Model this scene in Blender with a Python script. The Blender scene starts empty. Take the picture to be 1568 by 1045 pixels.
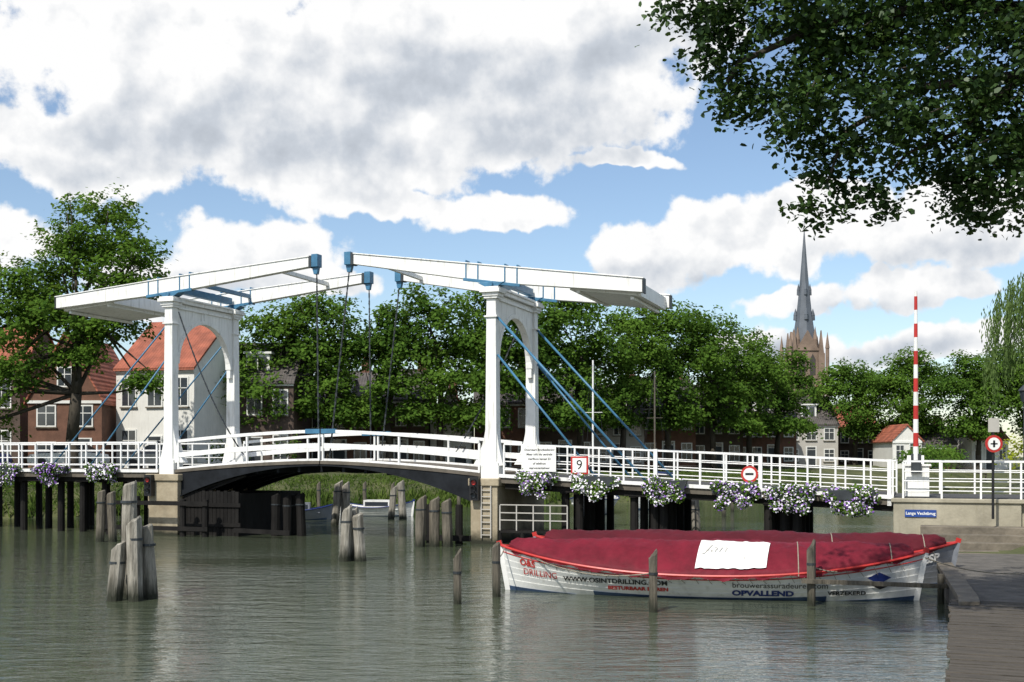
import bpy, math, random
import numpy as np
import bmesh
from mathutils import Vector, Matrix
from mathutils import noise as mn
rad=math.radians
random.seed(7); rng=np.random.default_rng(7)
scene=bpy.context.scene
COL=scene.collection

# ---------------------------------------------------------------- materials
def newmat(name):
    m=bpy.data.materials.new(name); m.use_nodes=True
    nt=m.node_tree; b=nt.nodes['Principled BSDF']
    return m,nt,b
def mat(name,col,rough=.6,var=.25,scale=3.0,bump=.0,bscale=None,metal=0.0,col2=None,stretch=(1,1,1),detail=5,spec=.4,wet=False,grime=0):
    m,nt,b=newmat(name)
    tc=nt.nodes.new('ShaderNodeTexCoord'); mp=nt.nodes.new('ShaderNodeMapping')
    mp.inputs['Scale'].default_value=stretch
    nt.links.new(tc.outputs['Object'],mp.inputs['Vector'])
    n=nt.nodes.new('ShaderNodeTexNoise'); n.inputs['Scale'].default_value=scale; n.inputs['Detail'].default_value=detail; n.inputs['Roughness'].default_value=.65
    nt.links.new(mp.outputs[0],n.inputs['Vector'])
    r=nt.nodes.new('ShaderNodeValToRGB')
    c=np.array(col); c2=np.array(col2) if col2 is not None else c*(1+var)
    a=c*(1-var)
    r.color_ramp.elements[0].position=.32; r.color_ramp.elements[1].position=.68
    r.color_ramp.elements[0].color=(*a,1); r.color_ramp.elements[1].color=(*np.clip(c2,0,1),1)
    nt.links.new(n.outputs['Fac'],r.inputs['Fac'])
    out=r.outputs['Color']
    if grime>0:
        mp2=nt.nodes.new('ShaderNodeMapping'); mp2.inputs['Scale'].default_value=(6,6,.7); nt.links.new(tc.outputs['Object'],mp2.inputs['Vector'])
        ng=nt.nodes.new('ShaderNodeTexNoise'); ng.inputs['Scale'].default_value=1.3; ng.inputs['Detail'].default_value=4; nt.links.new(mp2.outputs[0],ng.inputs['Vector'])
        gr=nt.nodes.new('ShaderNodeMapRange'); gr.inputs[1].default_value=.55; gr.inputs[2].default_value=.75; gr.inputs[4].default_value=grime; nt.links.new(ng.outputs['Fac'],gr.inputs[0])
        mg=nt.nodes.new('ShaderNodeMixRGB'); mg.inputs[2].default_value=(.26,.235,.17,1); nt.links.new(gr.outputs[0],mg.inputs[0]); nt.links.new(out,mg.inputs[1]); out=mg.outputs[0]
    if wet:
        g=nt.nodes.new('ShaderNodeNewGeometry'); s=nt.nodes.new('ShaderNodeSeparateXYZ'); nt.links.new(g.outputs['Position'],s.inputs[0])
        ad=nt.nodes.new('ShaderNodeMath'); ad.operation='MULTIPLY_ADD'; ad.inputs[1].default_value=.5; nt.links.new(n.outputs['Fac'],ad.inputs[0]); nt.links.new(s.outputs['Z'],ad.inputs[2])
        mr=nt.nodes.new('ShaderNodeMapRange'); mr.inputs[1].default_value=.35; mr.inputs[2].default_value=.75
        nt.links.new(ad.outputs[0],mr.inputs[0])
        mx=nt.nodes.new('ShaderNodeMixRGB'); mx.inputs[1].default_value=(.022,.024,.014,1)
        nt.links.new(mr.outputs[0],mx.inputs[0]); nt.links.new(out,mx.inputs[2]); out=mx.outputs[0]
    nt.links.new(out,b.inputs['Base Color'])
    b.inputs['Roughness'].default_value=rough; b.inputs['Metallic'].default_value=metal
    b.inputs['Specular IOR Level'].default_value=spec
    if bump>0:
        n2=nt.nodes.new('ShaderNodeTexNoise'); n2.inputs['Scale'].default_value=bscale or scale*4; n2.inputs['Detail'].default_value=4
        nt.links.new(mp.outputs[0],n2.inputs['Vector'])
        bp=nt.nodes.new('ShaderNodeBump'); bp.inputs['Strength'].default_value=bump; bp.inputs['Distance'].default_value=.03
        nt.links.new(n2.outputs['Fac'],bp.inputs['Height']); nt.links.new(bp.outputs[0],b.inputs['Normal'])
    return m
def leafmat(name,dark,light,trans=.3,clump=.35,gloss=.0):
    m,nt,b=newmat(name); nt.nodes.remove(b)
    g=nt.nodes.new('ShaderNodeNewGeometry')
    n=nt.nodes.new('ShaderNodeTexNoise'); n.inputs['Scale'].default_value=clump; n.inputs['Detail'].default_value=2
    nt.links.new(g.outputs['Position'],n.inputs['Vector'])
    ad=nt.nodes.new('ShaderNodeMath'); ad.operation='MULTIPLY_ADD'; ad.inputs[1].default_value=.6
    nt.links.new(g.outputs['Random Per Island'],ad.inputs[0])
    m2=nt.nodes.new('ShaderNodeMath'); m2.operation='MULTIPLY_ADD'; m2.inputs[1].default_value=1.5; m2.inputs[2].default_value=-.55
    nt.links.new(n.outputs['Fac'],m2.inputs[0]); nt.links.new(m2.outputs[0],ad.inputs[2])
    r=nt.nodes.new('ShaderNodeValToRGB'); r.color_ramp.elements[0].color=(*dark,1); r.color_ramp.elements[1].color=(*light,1)
    nt.links.new(ad.outputs[0],r.inputs['Fac'])
    d=nt.nodes.new('ShaderNodeBsdfDiffuse'); nt.links.new(r.outputs[0],d.inputs['Color'])
    t=nt.nodes.new('ShaderNodeBsdfTranslucent')
    hs=nt.nodes.new('ShaderNodeHueSaturation'); hs.inputs['Hue'].default_value=.48; hs.inputs['Value'].default_value=1.6
    nt.links.new(r.outputs[0],hs.inputs['Color']); nt.links.new(hs.outputs[0],t.inputs['Color'])
    mx=nt.nodes.new('ShaderNodeMixShader'); mx.inputs[0].default_value=trans
    nt.links.new(d.outputs[0],mx.inputs[1]); nt.links.new(t.outputs[0],mx.inputs[2]); out=mx.outputs[0]
    if gloss>0:
        gl=nt.nodes.new('ShaderNodeBsdfGlossy'); gl.inputs['Roughness'].default_value=.42; gl.inputs['Color'].default_value=(.7,.75,.7,1)
        m3=nt.nodes.new('ShaderNodeMixShader'); m3.inputs[0].default_value=gloss; nt.links.new(out,m3.inputs[1]); nt.links.new(gl.outputs[0],m3.inputs[2]); out=m3.outputs[0]
    nt.links.new(out,nt.nodes['Material Output'].inputs['Surface'])
    return m
M={}
M['white']=mat('white_paint',(.78,.78,.75),.45,.07,1.3,.08,8,grime=.5)
M['whiter']=mat('white_rail_paint',(.78,.78,.76),.45,.07,2,grime=.35)
M['blue']=mat('blue_paint',(.05,.16,.27),.4,.2,3)
M['darksteel']=mat('dark_steel',(.03,.036,.04),.55,.4,2)
M['girder']=mat('girder_black_paint',(.012,.014,.017),.7,.4,2,spec=.15)
M['blackwood']=mat('tarred_wood',(.013,.012,.011),.75,.4,2,.5,12,stretch=(1,1,.3),spec=.15)
M['concrete']=mat('weathered_concrete',(.33,.27,.18),.85,.28,1.2,.3,14,col2=(.43,.37,.26),wet=True,grime=.6)
M['abut']=mat('pale_concrete',(.35,.32,.24),.85,.28,.8,.3,14,wet=True,grime=.6)
M['asphalt']=mat('asphalt',(.06,.06,.06),.9,.2,3,.3,40)
M['paving']=mat('quay_paving',(.105,.097,.085),.9,.35,2.2,.5,18)
M['fascia']=mat('bridge_fascia',(.11,.095,.075),.8,.3,2)
M['pile']=mat('weathered_pile_wood',(.19,.17,.13),.85,.5,3.5,.8,14,col2=(.38,.355,.30),stretch=(2.5,2.5,.35),wet=True)
M['pile2']=mat('grey_pile_wood',(.12,.105,.08),.85,.45,3.5,.7,14,stretch=(2.5,2.5,.35),wet=True)
M['bark']=mat('bark',(.05,.042,.03),.9,.35,3,.6,12,stretch=(2,2,.5))
M['hullwhite']=mat('hull_white',(.70,.70,.67),.35,.10,1.2,.05,6,grime=.3)
M['hullblue']=mat('hull_antifouling',(.04,.07,.13),.5,.3,2)
M['hullgrey']=mat('hull_grey_band',(.20,.215,.24),.4,.2,1.5)
M['red']=mat('red_paint',(.45,.03,.025),.4,.12,2)
M['cover']=mat('burgundy_canvas',(.135,.008,.018),.65,.30,1.6,.4,11,spec=.2)
M['cover2']=mat('dark_burgundy_canvas',(.085,.007,.013),.65,.25,1.1,.3,9,spec=.2)
M['black']=mat('black_paint',(.012,.012,.013),.5,.2,3)
M['navy']=mat('navy_paint',(.015,.03,.14),.45,.1,3)
M['signblue']=mat('sign_blue',(.02,.06,.25),.4,.05,3)
M['rope']=mat('rope',(.25,.22,.17),.9,.2,20)
M['glass']=mat('window_glass',(.035,.042,.05),.12,.4,.5,spec=.7)
M['brick']=mat('brown_brick',(.14,.07,.045),.85,.3,1.2,.3,20)
M['brick2']=mat('dark_brick',(.085,.06,.047),.85,.3,1.2,.3,20)
M['plaster']=mat('white_plaster',(.68,.67,.62),.8,.08,.9,grime=.25)
M['plaster2']=mat('grey_plaster',(.42,.40,.36),.8,.1,.9)
M['frame']=mat('window_frame_white',(.70,.70,.66),.5,.05,2)
M['plank']=mat('jetty_planks',(.075,.065,.052),.85,.4,2,.5,20,stretch=(.6,6,1))
M['stone']=mat('steps_stone',(.15,.13,.10),.85,.4,1.5,.5,14)
M['slate']=mat('slate_spire',(.10,.115,.135),.6,.2,.3)
M['churchstone']=mat('church_stone',(.20,.145,.11),.85,.3,.4)
M['louvre']=mat('dark_louvre',(.05,.045,.04),.8,.2,1)
def tiles(name,c):
    m,nt,b=newmat(name)
    tc=nt.nodes.new('ShaderNodeTexCoord')
    w=nt.nodes.new('ShaderNodeTexWave'); w.inputs['Scale'].default_value=1.6; w.inputs['Distortion'].default_value=.6; w.bands_direction='X'
    w2=nt.nodes.new('ShaderNodeTexWave'); w2.inputs['Scale'].default_value=1.2; w2.bands_direction='Z'; w2.inputs['Distortion'].default_value=.4
    n=nt.nodes.new('ShaderNodeTexNoise'); n.inputs['Scale'].default_value=1.2; n.inputs['Detail'].default_value=6
    for q in (w,w2,n): nt.links.new(tc.outputs['Object'],q.inputs['Vector'])
    a=nt.nodes.new('ShaderNodeMath'); a.operation='ADD'; nt.links.new(w.outputs['Fac'],a.inputs[0]); nt.links.new(w2.outputs['Fac'],a.inputs[1])
    r=nt.nodes.new('ShaderNodeValToRGB'); c=np.array(c)
    r.color_ramp.elements[0].position=.3; r.color_ramp.elements[1].position=.7
    r.color_ramp.elements[0].color=(*(c*.6),1); r.color_ramp.elements[1].color=(*np.clip(c*1.25,0,1),1)
    nt.links.new(n.outputs['Fac'],r.inputs[0]); nt.links.new(r.outputs[0],b.inputs['Base Color'])
    bp=nt.nodes.new('ShaderNodeBump'); bp.inputs['Strength'].default_value=.6; bp.inputs['Distance'].default_value=.05
    nt.links.new(a.outputs[0],bp.inputs['Height']); nt.links.new(bp.outputs[0],b.inputs['Normal']); b.inputs['Roughness'].default_value=.8
    return m
M['redtile']=tiles('red_roof_tiles',(.30,.09,.05))
M['greytile']=tiles('grey_roof_tiles',(.085,.075,.07))
M['leaf']=leafmat('tree_leaves',(.036,.080,.014),(.120,.215,.030),.36,.5)
M['leafrow']=leafmat('row_tree_leaves',(.034,.078,.014),(.118,.212,.032),.36,.22)
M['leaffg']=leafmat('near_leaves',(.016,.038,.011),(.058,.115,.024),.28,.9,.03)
M['leafwil']=leafmat('willow_leaves',(.06,.11,.03),(.15,.22,.07),.35,.6)
M['leafyel']=leafmat('shrub_leaves',(.12,.16,.015),(.32,.36,.04),.35,.8)
M['grassblade']=leafmat('grass_blades',(.035,.07,.014),(.12,.17,.04),.3,.6)
M['petalw']=mat('white_petals',(.80,.77,.82),.7,.05,5)
M['petalp']=mat('purple_petals',(.22,.09,.42),.7,.3,5)
M['petall']=mat('lilac_petals',(.50,.38,.65),.7,.2,5)

# ---------------------------------------------------------------- mesh builder
class MB:
    def __init__(s): s.v=[]; s.f=[]; s.m=[]
    def add(s,vs,fs,mi=0):
        o=len(s.v); s.v+= [tuple(map(float,v)) for v in vs]
        for f in fs: s.f.append([o+i for i in f]); s.m.append(mi)
    def hexa(s,c,mi=0):
        s.add(c,[(0,3,2,1),(4,5,6,7),(0,1,5,4),(1,2,6,5),(2,3,7,6),(3,0,4,7)],mi)
    def box(s,c,d,mi=0):
        x,y,z=c; a,b,h=[k/2 for k in d]
        s.hexa([(x-a,y-b,z-h),(x+a,y-b,z-h),(x+a,y+b,z-h),(x-a,y+b,z-h),(x-a,y-b,z+h),(x+a,y-b,z+h),(x+a,y+b,z+h),(x-a,y+b,z+h)],mi)
    def b2(s,x0,x1,y0,y1,z0,z1,mi=0): s.box(((x0+x1)/2,(y0+y1)/2,(z0+z1)/2),(x1-x0,y1-y0,z1-z0),mi)
    def beam(s,p,q,w,h,mi=0,up=(0,0,1)):
        p=Vector(p);q=Vector(q);d=(q-p).normalized();u=Vector(up)
        if abs(d.dot(u))>.99: u=Vector((0,1,0))
        a=d.cross(u).normalized(); b=a.cross(d).normalized()
        c=[]
        for P in (p,q):
            for (i,j) in ((-1,-1),(1,-1),(1,1),(-1,1)): c.append(P+a*(i*w/2)+b*(j*h/2))
        s.hexa(c,mi)
    def cyl(s,p,q,r1,r2=None,n=8,mi=0):
        if r2 is None: r2=r1
        p=Vector(p);q=Vector(q);d=(q-p).normalized(); u=Vector((0,0,1)) if abs(d.z)<.9 else Vector((1,0,0))
        a=d.cross(u).normalized(); b=d.cross(a)
        vs=[]
        for P,r in ((p,r1),(q,r2)):
            for i in range(n):
                t=2*math.pi*i/n; vs.append(P+a*(r*math.cos(t))+b*(r*math.sin(t)))
        fs=[(i,(i+1)%n,n+(i+1)%n,n+i) for i in range(n)]+[tuple(range(n))[::-1],tuple(range(n,2*n))]
        s.add(vs,fs,mi)
    def tube(s,pts,rs,n=7,mi=0):
        for i in range(len(pts)-1): s.cyl(pts[i],pts[i+1],rs[i],rs[i+1],n,mi)
    def extr(s,poly,axis,a,b,mi=0):
        n=len(poly)
        if axis=='y': vs=[(x,a,z) for x,z in poly]+[(x,b,z) for x,z in poly]
        elif axis=='x': vs=[(a,y,z) for y,z in poly]+[(b,y,z) for y,z in poly]
        else: vs=[(x,y,a) for x,y in poly]+[(x,y,b) for x,y in poly]
        fs=[(i,(i+1)%n,n+(i+1)%n,n+i) for i in range(n)]+[tuple(range(n))[::-1],tuple(range(n,2*n))]
        s.add(vs,fs,mi)
    def obj(s,name,parent,mats,smooth=False,bevel=0,fixn=True):
        me=bpy.data.meshes.new(name); me.from_pydata(s.v,[],s.f)
        for k in mats: me.materials.append(M[k] if isinstance(k,str) else k)
        me.polygons.foreach_set('material_index',s.m)
        if fixn:
            bm=bmesh.new(); bm.from_mesh(me); bmesh.ops.recalc_face_normals(bm,faces=bm.faces); bm.to_mesh(me); bm.free()
        if smooth: me.polygons.foreach_set('use_smooth',[True]*len(me.polygons))
        o=bpy.data.objects.new(name,me); COL.objects.link(o)
        if parent: o.parent=parent
        if bevel:
            md=o.modifiers.new('bevel','BEVEL'); md.width=bevel; md.segments=2; md.limit_method='ANGLE'
        return o
def empty(name,loc=(0,0,0),rz=0,parent=None):
    e=bpy.data.objects.new(name,None); COL.objects.link(e); e.location=loc; e.rotation_euler=(0,0,rz)
    if parent: e.parent=parent
    return e
def npmesh(name,V,k,mats,mi=None,parent=None):
    n=len(V)//k
    me=bpy.data.meshes.new(name); me.vertices.add(len(V)); me.vertices.foreach_set('co',V.astype(np.float32).ravel())
    me.loops.add(len(V)); me.loops.foreach_set('vertex_index',np.arange(len(V),dtype=np.int32))
    me.polygons.add(n); me.polygons.foreach_set('loop_start',np.arange(0,len(V),k,dtype=np.int32))
    try: me.polygons.foreach_set('loop_total',np.full(n,k,dtype=np.int32))
    except Exception: pass
    for q in mats: me.materials.append(M[q])
    if mi is not None: me.polygons.foreach_set('material_index',mi.astype(np.int32))
    me.update(calc_edges=True)
    o=bpy.data.objects.new(name,me); COL.objects.link(o)
    if parent: o.parent=parent
    return o
SH={'quad':np.array([(-.5,0),(0,-.36),(.5,0),(0,.36)]),
    'leaf':np.array([(-.5,0),(-.22,-.33),(.2,-.26),(.5,0),(.2,.26),(-.22,.33)]),
    'narrow':np.array([(-.5,0),(0,-.13),(.5,0),(0,.13)])}
def leafverts(C,Nn,size,shape='quad',axis=None):
    n=len(C); Nn=Nn/np.linalg.norm(Nn,axis=1,keepdims=True)
    r=rng.normal(size=(n,3)) if axis is None else axis+rng.normal(size=(n,3))*.15
    b=np.cross(Nn,r); b/=np.linalg.norm(b,axis=1,keepdims=True); a=np.cross(b,Nn)
    sh=SH[shape]; size=np.broadcast_to(size,(n,))
    V=C[:,None,:]+ (sh[None,:,0:1]*a[:,None,:]+sh[None,:,1:2]*b[:,None,:])*size[:,None,None]
    if shape=='leaf': V=V+ (np.abs(sh[None,:,1:2])*Nn[:,None,:])*size[:,None,None]*.35
    return V.reshape(-1,3),len(sh)
def unit(n):
    v=rng.normal(size=(n,3)); return v/np.linalg.norm(v,axis=1,keepdims=True)
def crown_pts(lobes,dens,cr=.55,gap=-.36):
    """many small sprays of leaves spread through each lobe; sprays are flattened, drooping, ragged"""
    Cs=[];Ns=[]
    for (x,y,z,r,rz) in lobes:
        K=int(15*r*r/(cr*2)); c=np.array([x,y,z]); rr=np.array([r,r,rz])
        d=unit(K); d[:,2]=np.where(d[:,2]<-.55,-d[:,2]*.5,d[:,2])
        q=rng.random((K,1)); cc=c+d*rr*(.30+.72*q**.6)
        for j in range(K):
            if mn.noise(Vector(cc[j]*.6))<gap: continue
            rj=cr*rng.uniform(.5,1.3)
            m=int(dens*rj**2)+4
            P=rng.normal(size=(m,3))*np.array([.60,.60,.34])*rj
            P[:,2]-=.25*(P[:,0]**2+P[:,1]**2)/rj
            Cs.append(cc[j]+P); Ns.append(d[j]*.5+np.array([0,-.15,.7])+rng.normal(size=(m,3))*.5)
    return np.vstack(Cs),np.vstack(Ns)
def skeleton(mb,base,top,r0,lobes,seed=0):
    rr=random.Random(seed)
    b=Vector(base); t=Vector(top); pts=[b]
    for i in range(1,5):
        p=b.lerp(t,i/4); pts.append(p+Vector((rr.uniform(-.12,.12),rr.uniform(-.12,.12),0))*r0*4)
    rs=[r0*1.25,r0*.95,r0*.85,r0*.7,r0*.4]; mb.tube(pts,rs,8)
    for (x,y,z,r,rz) in lobes:
        for k in range(3):
            e=Vector((x+rr.uniform(-.6,.6)*r,y+rr.uniform(-.6,.6)*r,z+rr.uniform(-.3,.5)*rz))
            s=pts[rr.choice([2,3,4])]; mid=s.lerp(e,.5)+Vector((rr.uniform(-.3,.3),rr.uniform(-.3,.3),-.1*r))
            mb.tube([s,mid,e],[r0*.34,r0*.2,r0*.05],6)

def text_geo(txt,size,bold=0.0):
    cu=bpy.data.curves.new('t','FONT'); cu.body=txt; cu.size=size; cu.align_x='CENTER'; cu.align_y='CENTER'; cu.offset=bold; cu.resolution_u=3
    o=bpy.data.objects.new('t',cu); COL.objects.link(o); bpy.context.view_layer.update()
    dg=bpy.context.evaluated_depsgraph_get(); me=o.evaluated_get(dg).to_mesh()
    vs=[tuple(v.co) for v in me.vertices]; fs=[tuple(p.vertices) for p in me.polygons]
    o.evaluated_get(dg).to_mesh_clear(); bpy.data.objects.remove(o); bpy.data.curves.remove(cu)
    return vs,fs

# ---------------------------------------------------------------- ground & water
def f_far(X): return np.interp(X,[-2500,-80,-30,-22,-10,0,12,25,45,80,2500],[40,46,54,57,63,70,78,90,108,150,150])
def g_right(Y): return np.interp(Y,[-400,-3,0,12,20,35,60,108,2500],[-60,-1.8,-.6,5.0,8.0,12.7,23,43,200])
def hfun(X,Y):
    a=Y-f_far(X); b=X-g_right(Y)
    ha=np.interp(a,[-3,-.8,0,2.5,6,14,40],[-1.5,-.6,.15,1.35,1.75,2.1,2.3])
    hb=np.interp(b,[-1.2,0,.3,2.9,3.6,9],[-1.5,-.4,.30,.38,1.6,1.7])
    hb2=np.interp(b,[-2,0,1.5,4,12],[-1.5,0,1.2,1.7,1.9])
    hb=np.where(Y>37,hb2,hb)
    return np.maximum(ha,hb)
def axis_vals(a,b,step,far):
    mid=np.arange(a,b,step); k=np.geomspace(step,far,26)
    return np.concatenate([(a-np.cumsum(k)[::-1]),mid,b+np.cumsum(k)])
xs=axis_vals(-70,70,.8,900); ys=axis_vals(-12,130,.8,900)
XX,YY=np.meshgrid(xs,ys); ZZ=hfun(XX,YY)
ZZ=ZZ+np.where(ZZ>0.6,.06*np.sin(XX*1.3+YY*.7)*np.cos(YY*1.1-XX*.4),0)
nx,ny=len(xs),len(ys)
V=np.stack([XX,YY,ZZ],-1).reshape(-1,3)
idx=np.arange(nx*ny).reshape(ny,nx)
F=np.stack([idx[:-1,:-1],idx[:-1,1:],idx[1:,1:],idx[1:,:-1]],-1).reshape(-1,4)
me=bpy.data.meshes.new('ground'); me.from_pydata(V.tolist(),[],F.tolist()); me.polygons.foreach_set('use_smooth',[True]*len(F))
g=mat('grass_ground',(.045,.068,.018),.95,.4,.6,.6,8,col2=(.11,.115,.045)); me.materials.append(g)
ground=bpy.data.objects.new('ground',me); COL.objects.link(ground)
# water
m,nt,b=newmat('river_water')
tc=nt.nodes.new('ShaderNodeTexCoord')
def nz(scale,stretch,detail=3,rough=.55,rot=0):
    mp=nt.nodes.new('ShaderNodeMapping'); mp.inputs['Scale'].default_value=stretch; mp.inputs['Rotation'].default_value=(0,0,rot)
    nt.links.new(tc.outputs['Object'],mp.inputs['Vector'])
    n=nt.nodes.new('ShaderNodeTexNoise'); n.inputs['Scale'].default_value=scale; n.inputs['Detail'].default_value=detail; n.inputs['Roughness'].default_value=rough
    n.inputs['Distortion'].default_value=.3
    nt.links.new(mp.outputs[0],n.inputs['Vector']); return n
n1=nz(1.9,(.5,1.3,1),2,.5,rad(14)); n2=nz(7.0,(.5,1.3,1),3,.6,rad(-10)); n3=nz(.10,(1,1.4,1),1)
mr=nt.nodes.new('ShaderNodeMapRange'); mr.inputs[1].default_value=.35; mr.inputs[2].default_value=.65; mr.inputs[3].default_value=.35; mr.inputs[4].default_value=1.0
nt.links.new(n3.outputs['Fac'],mr.inputs[0])
b1=nt.nodes.new('ShaderNodeBump'); b1.inputs['Distance'].default_value=.052; nt.links.new(n1.outputs['Fac'],b1.inputs['Height']); nt.links.new(mr.outputs[0],b1.inputs['Strength'])
b2=nt.nodes.new('ShaderNodeBump'); b2.inputs['Distance'].default_value=.024; nt.links.new(n2.outputs['Fac'],b2.inputs['Height']); nt.links.new(b1.outputs[0],b2.inputs['Normal']); nt.links.new(mr.outputs[0],b2.inputs['Strength'])
nt.links.new(b2.outputs[0],b.inputs['Normal'])
b.inputs['Base Color'].default_value=(.058,.070,.044,1); b.inputs['Roughness'].default_value=.04; b.inputs['IOR'].default_value=1.33; b.inputs['Specular IOR Level'].default_value=.8
mb=MB(); mb.add([(-400,-300,0),(120,-300,0),(120,160,0),(-400,160,0)],[(0,1,2,3)])
water=mb.obj('water',None,[m])

def blades(name,X,Y,h,spread=.5,matn='grassblade'):
    n=len(X); Z=hfun(X,Y); s=h*rng.uniform(.5,1.2,n)
    C=np.stack([X,Y,Z+s*.35],-1)
    ax=np.array([0,0,1.])+rng.normal(size=(n,3))*spread
    Nn=np.stack([rng.normal(size=n),rng.normal(size=n)-.5,np.zeros(n)],-1)
    Nn/=np.linalg.norm(Nn,axis=1,keepdims=True); ax/=np.linalg.norm(ax,axis=1,keepdims=True)
    b=np.cross(Nn,ax); b/=np.linalg.norm(b,axis=1,keepdims=True)
    sh=np.array([(-.5,-.13),(.5,-.02),(.5,.02),(-.5,.13)])
    V=C[:,None,:]+(sh[None,:,0:1]*ax[:,None,:]+sh[None,:,1:2]*b[:,None,:])*s[:,None,None]
    return npmesh(name,V.reshape(-1,3),4,[matn])
n=24000; X=rng.uniform(-50,25,n); Y=f_far(X)+rng.uniform(-.1,7,n)
blades('bank_grass',X,Y,.30,.6)
n=3500; cl=rng.uniform(-45,8,40); X=cl[rng.integers(0,40,n)]+rng.normal(size=n)*.5; Y=f_far(X)+rng.uniform(-.2,1.2,n)
blades('reeds',X,Y,.7,.35)
n=2500; Y=rng.uniform(19,34,n); X=g_right(Y)+rng.uniform(3.8,6,n)
blades('quayside_grass',X,Y,.22)

# ---------------------------------------------------------------- bridge
A=rad(-20); O=Vector((-13.24,44.2,0))
MBR=Matrix.Translation(O)@Matrix.Rotation(A,4,'Z')
W=4.2; S2=13.38
bridge=empty('drawbridge',O,A)
def zd(s):
    if s<0: return 2.5
    if s<S2:
        k=(s-S2/2)/(S2/2); return 2.86-.42*abs(k)**1.6+ (-.04*k)
    return float(np.interp(s,[S2,26.65,40],[2.40,1.80,1.72]))
def tower(name,s0,ztop,sgn):
    mb=MB()
    zb=zd(s0)-.15
    for t in (0,W):
        w=.37
        c=[]
        for (hw,z) in ((w/2+.03,zb),(w/2-.015,ztop-.2)):
            c+=[(s0-hw,t-hw,z),(s0+hw,t-hw,z),(s0+hw,t+hw,z),(s0-hw,t+hw,z)]
        mb.hexa(c)
        mb.b2(s0-.33,s0+.33,t-.30,t+.30,zb,zb+.45)
        mb.b2(s0-.28,s0+.28,t-.26,t+.26,zb+.45,zb+.55)
        for sg,ww in ((sgn,.50),(-sgn,.26)):
            prof=[]
            for i in range(9):
                u=i/8; prof.append((s0+sg*(w/2+ww*(1-u)**2.4),zb+.45+1.9*u))
            prof.append((s0+sg*.1,zb+2.35)); prof.append((s0+sg*.1,zb+.45))
            mb.extr(prof,'y',t-.15,t+.15)
        for (hw,z0,z1) in ((.235,ztop-1.05,ztop-.99),(.25,ztop-.40,ztop-.32),(.29,ztop-.32,ztop-.2),(.37,ztop-.2,ztop-.08),(.32,ztop-.08,ztop)):
            mb.b2(s0-hw,s0+hw,t-hw,t+hw,z0,z1)
    y0,y1=.19,W-.19; n=22; R=(y1-y0)/2-.16; zc=ztop-.80-R; d=.09
    ang=[math.pi*i/n for i in range(n+1)]
    ar=[((y0+y1)/2-R*math.cos(a),zc+R*.98*math.sin(a)) for a in ang]
    cy=(y0+y1)/2
    def off(p,k): 
        v=Vector((p[0]-cy,p[1]-zc)); v=v*(1+k/R); return (cy+v.x,zc+v.y)
    for i in range(n):
        (a0,z0),(a1,z1)=ar[i],ar[i+1]
        mb.hexa([(s0-d,a0,z0),(s0+d,a0,z0),(s0+d,a1,z1),(s0-d,a1,z1),(s0-d,a0,ztop-.21),(s0+d,a0,ztop-.21),(s0+d,a1,ztop-.21),(s0-d,a1,ztop-.21)])
        q0,q1=off(ar[i],.13),off(ar[i+1],.13); p0,p1=off(ar[i],-.02),off(ar[i+1],-.02)
        mb.hexa([(s0-d-.04,*p0),(s0+d+.04,*p0),(s0+d+.04,*p1),(s0-d-.04,*p1),(s0-d-.04,*q0),(s0+d+.04,*q0),(s0+d+.04,*q1),(s0-d-.04,*q1)])
    for ya,yb in ((y0,y0+.16),(y1-.16,y1)):
        mb.b2(s0-d,s0+d,ya,yb,zc-.35,ztop-.21)
    mb.b2(s0-.22,s0+.22,.37,W-.37,ztop-.195,ztop-.06)
    mb.b2(s0-.15,s0+.15,.30,W-.30,ztop-.42,ztop-.33)
    mb.b2(s0-.27,s0+.27,.37,W-.37,ztop-.058,ztop+.02)
    mb.b2(s0-d-.03,s0+d+.03,cy-.10,cy+.10,zc+R-.02,ztop-.42)
    mb.obj(name,bridge,['white'],bevel=.012)
tower('left_tower',0,9.2,1); tower('right_tower',S2,8.9,-1)
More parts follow.
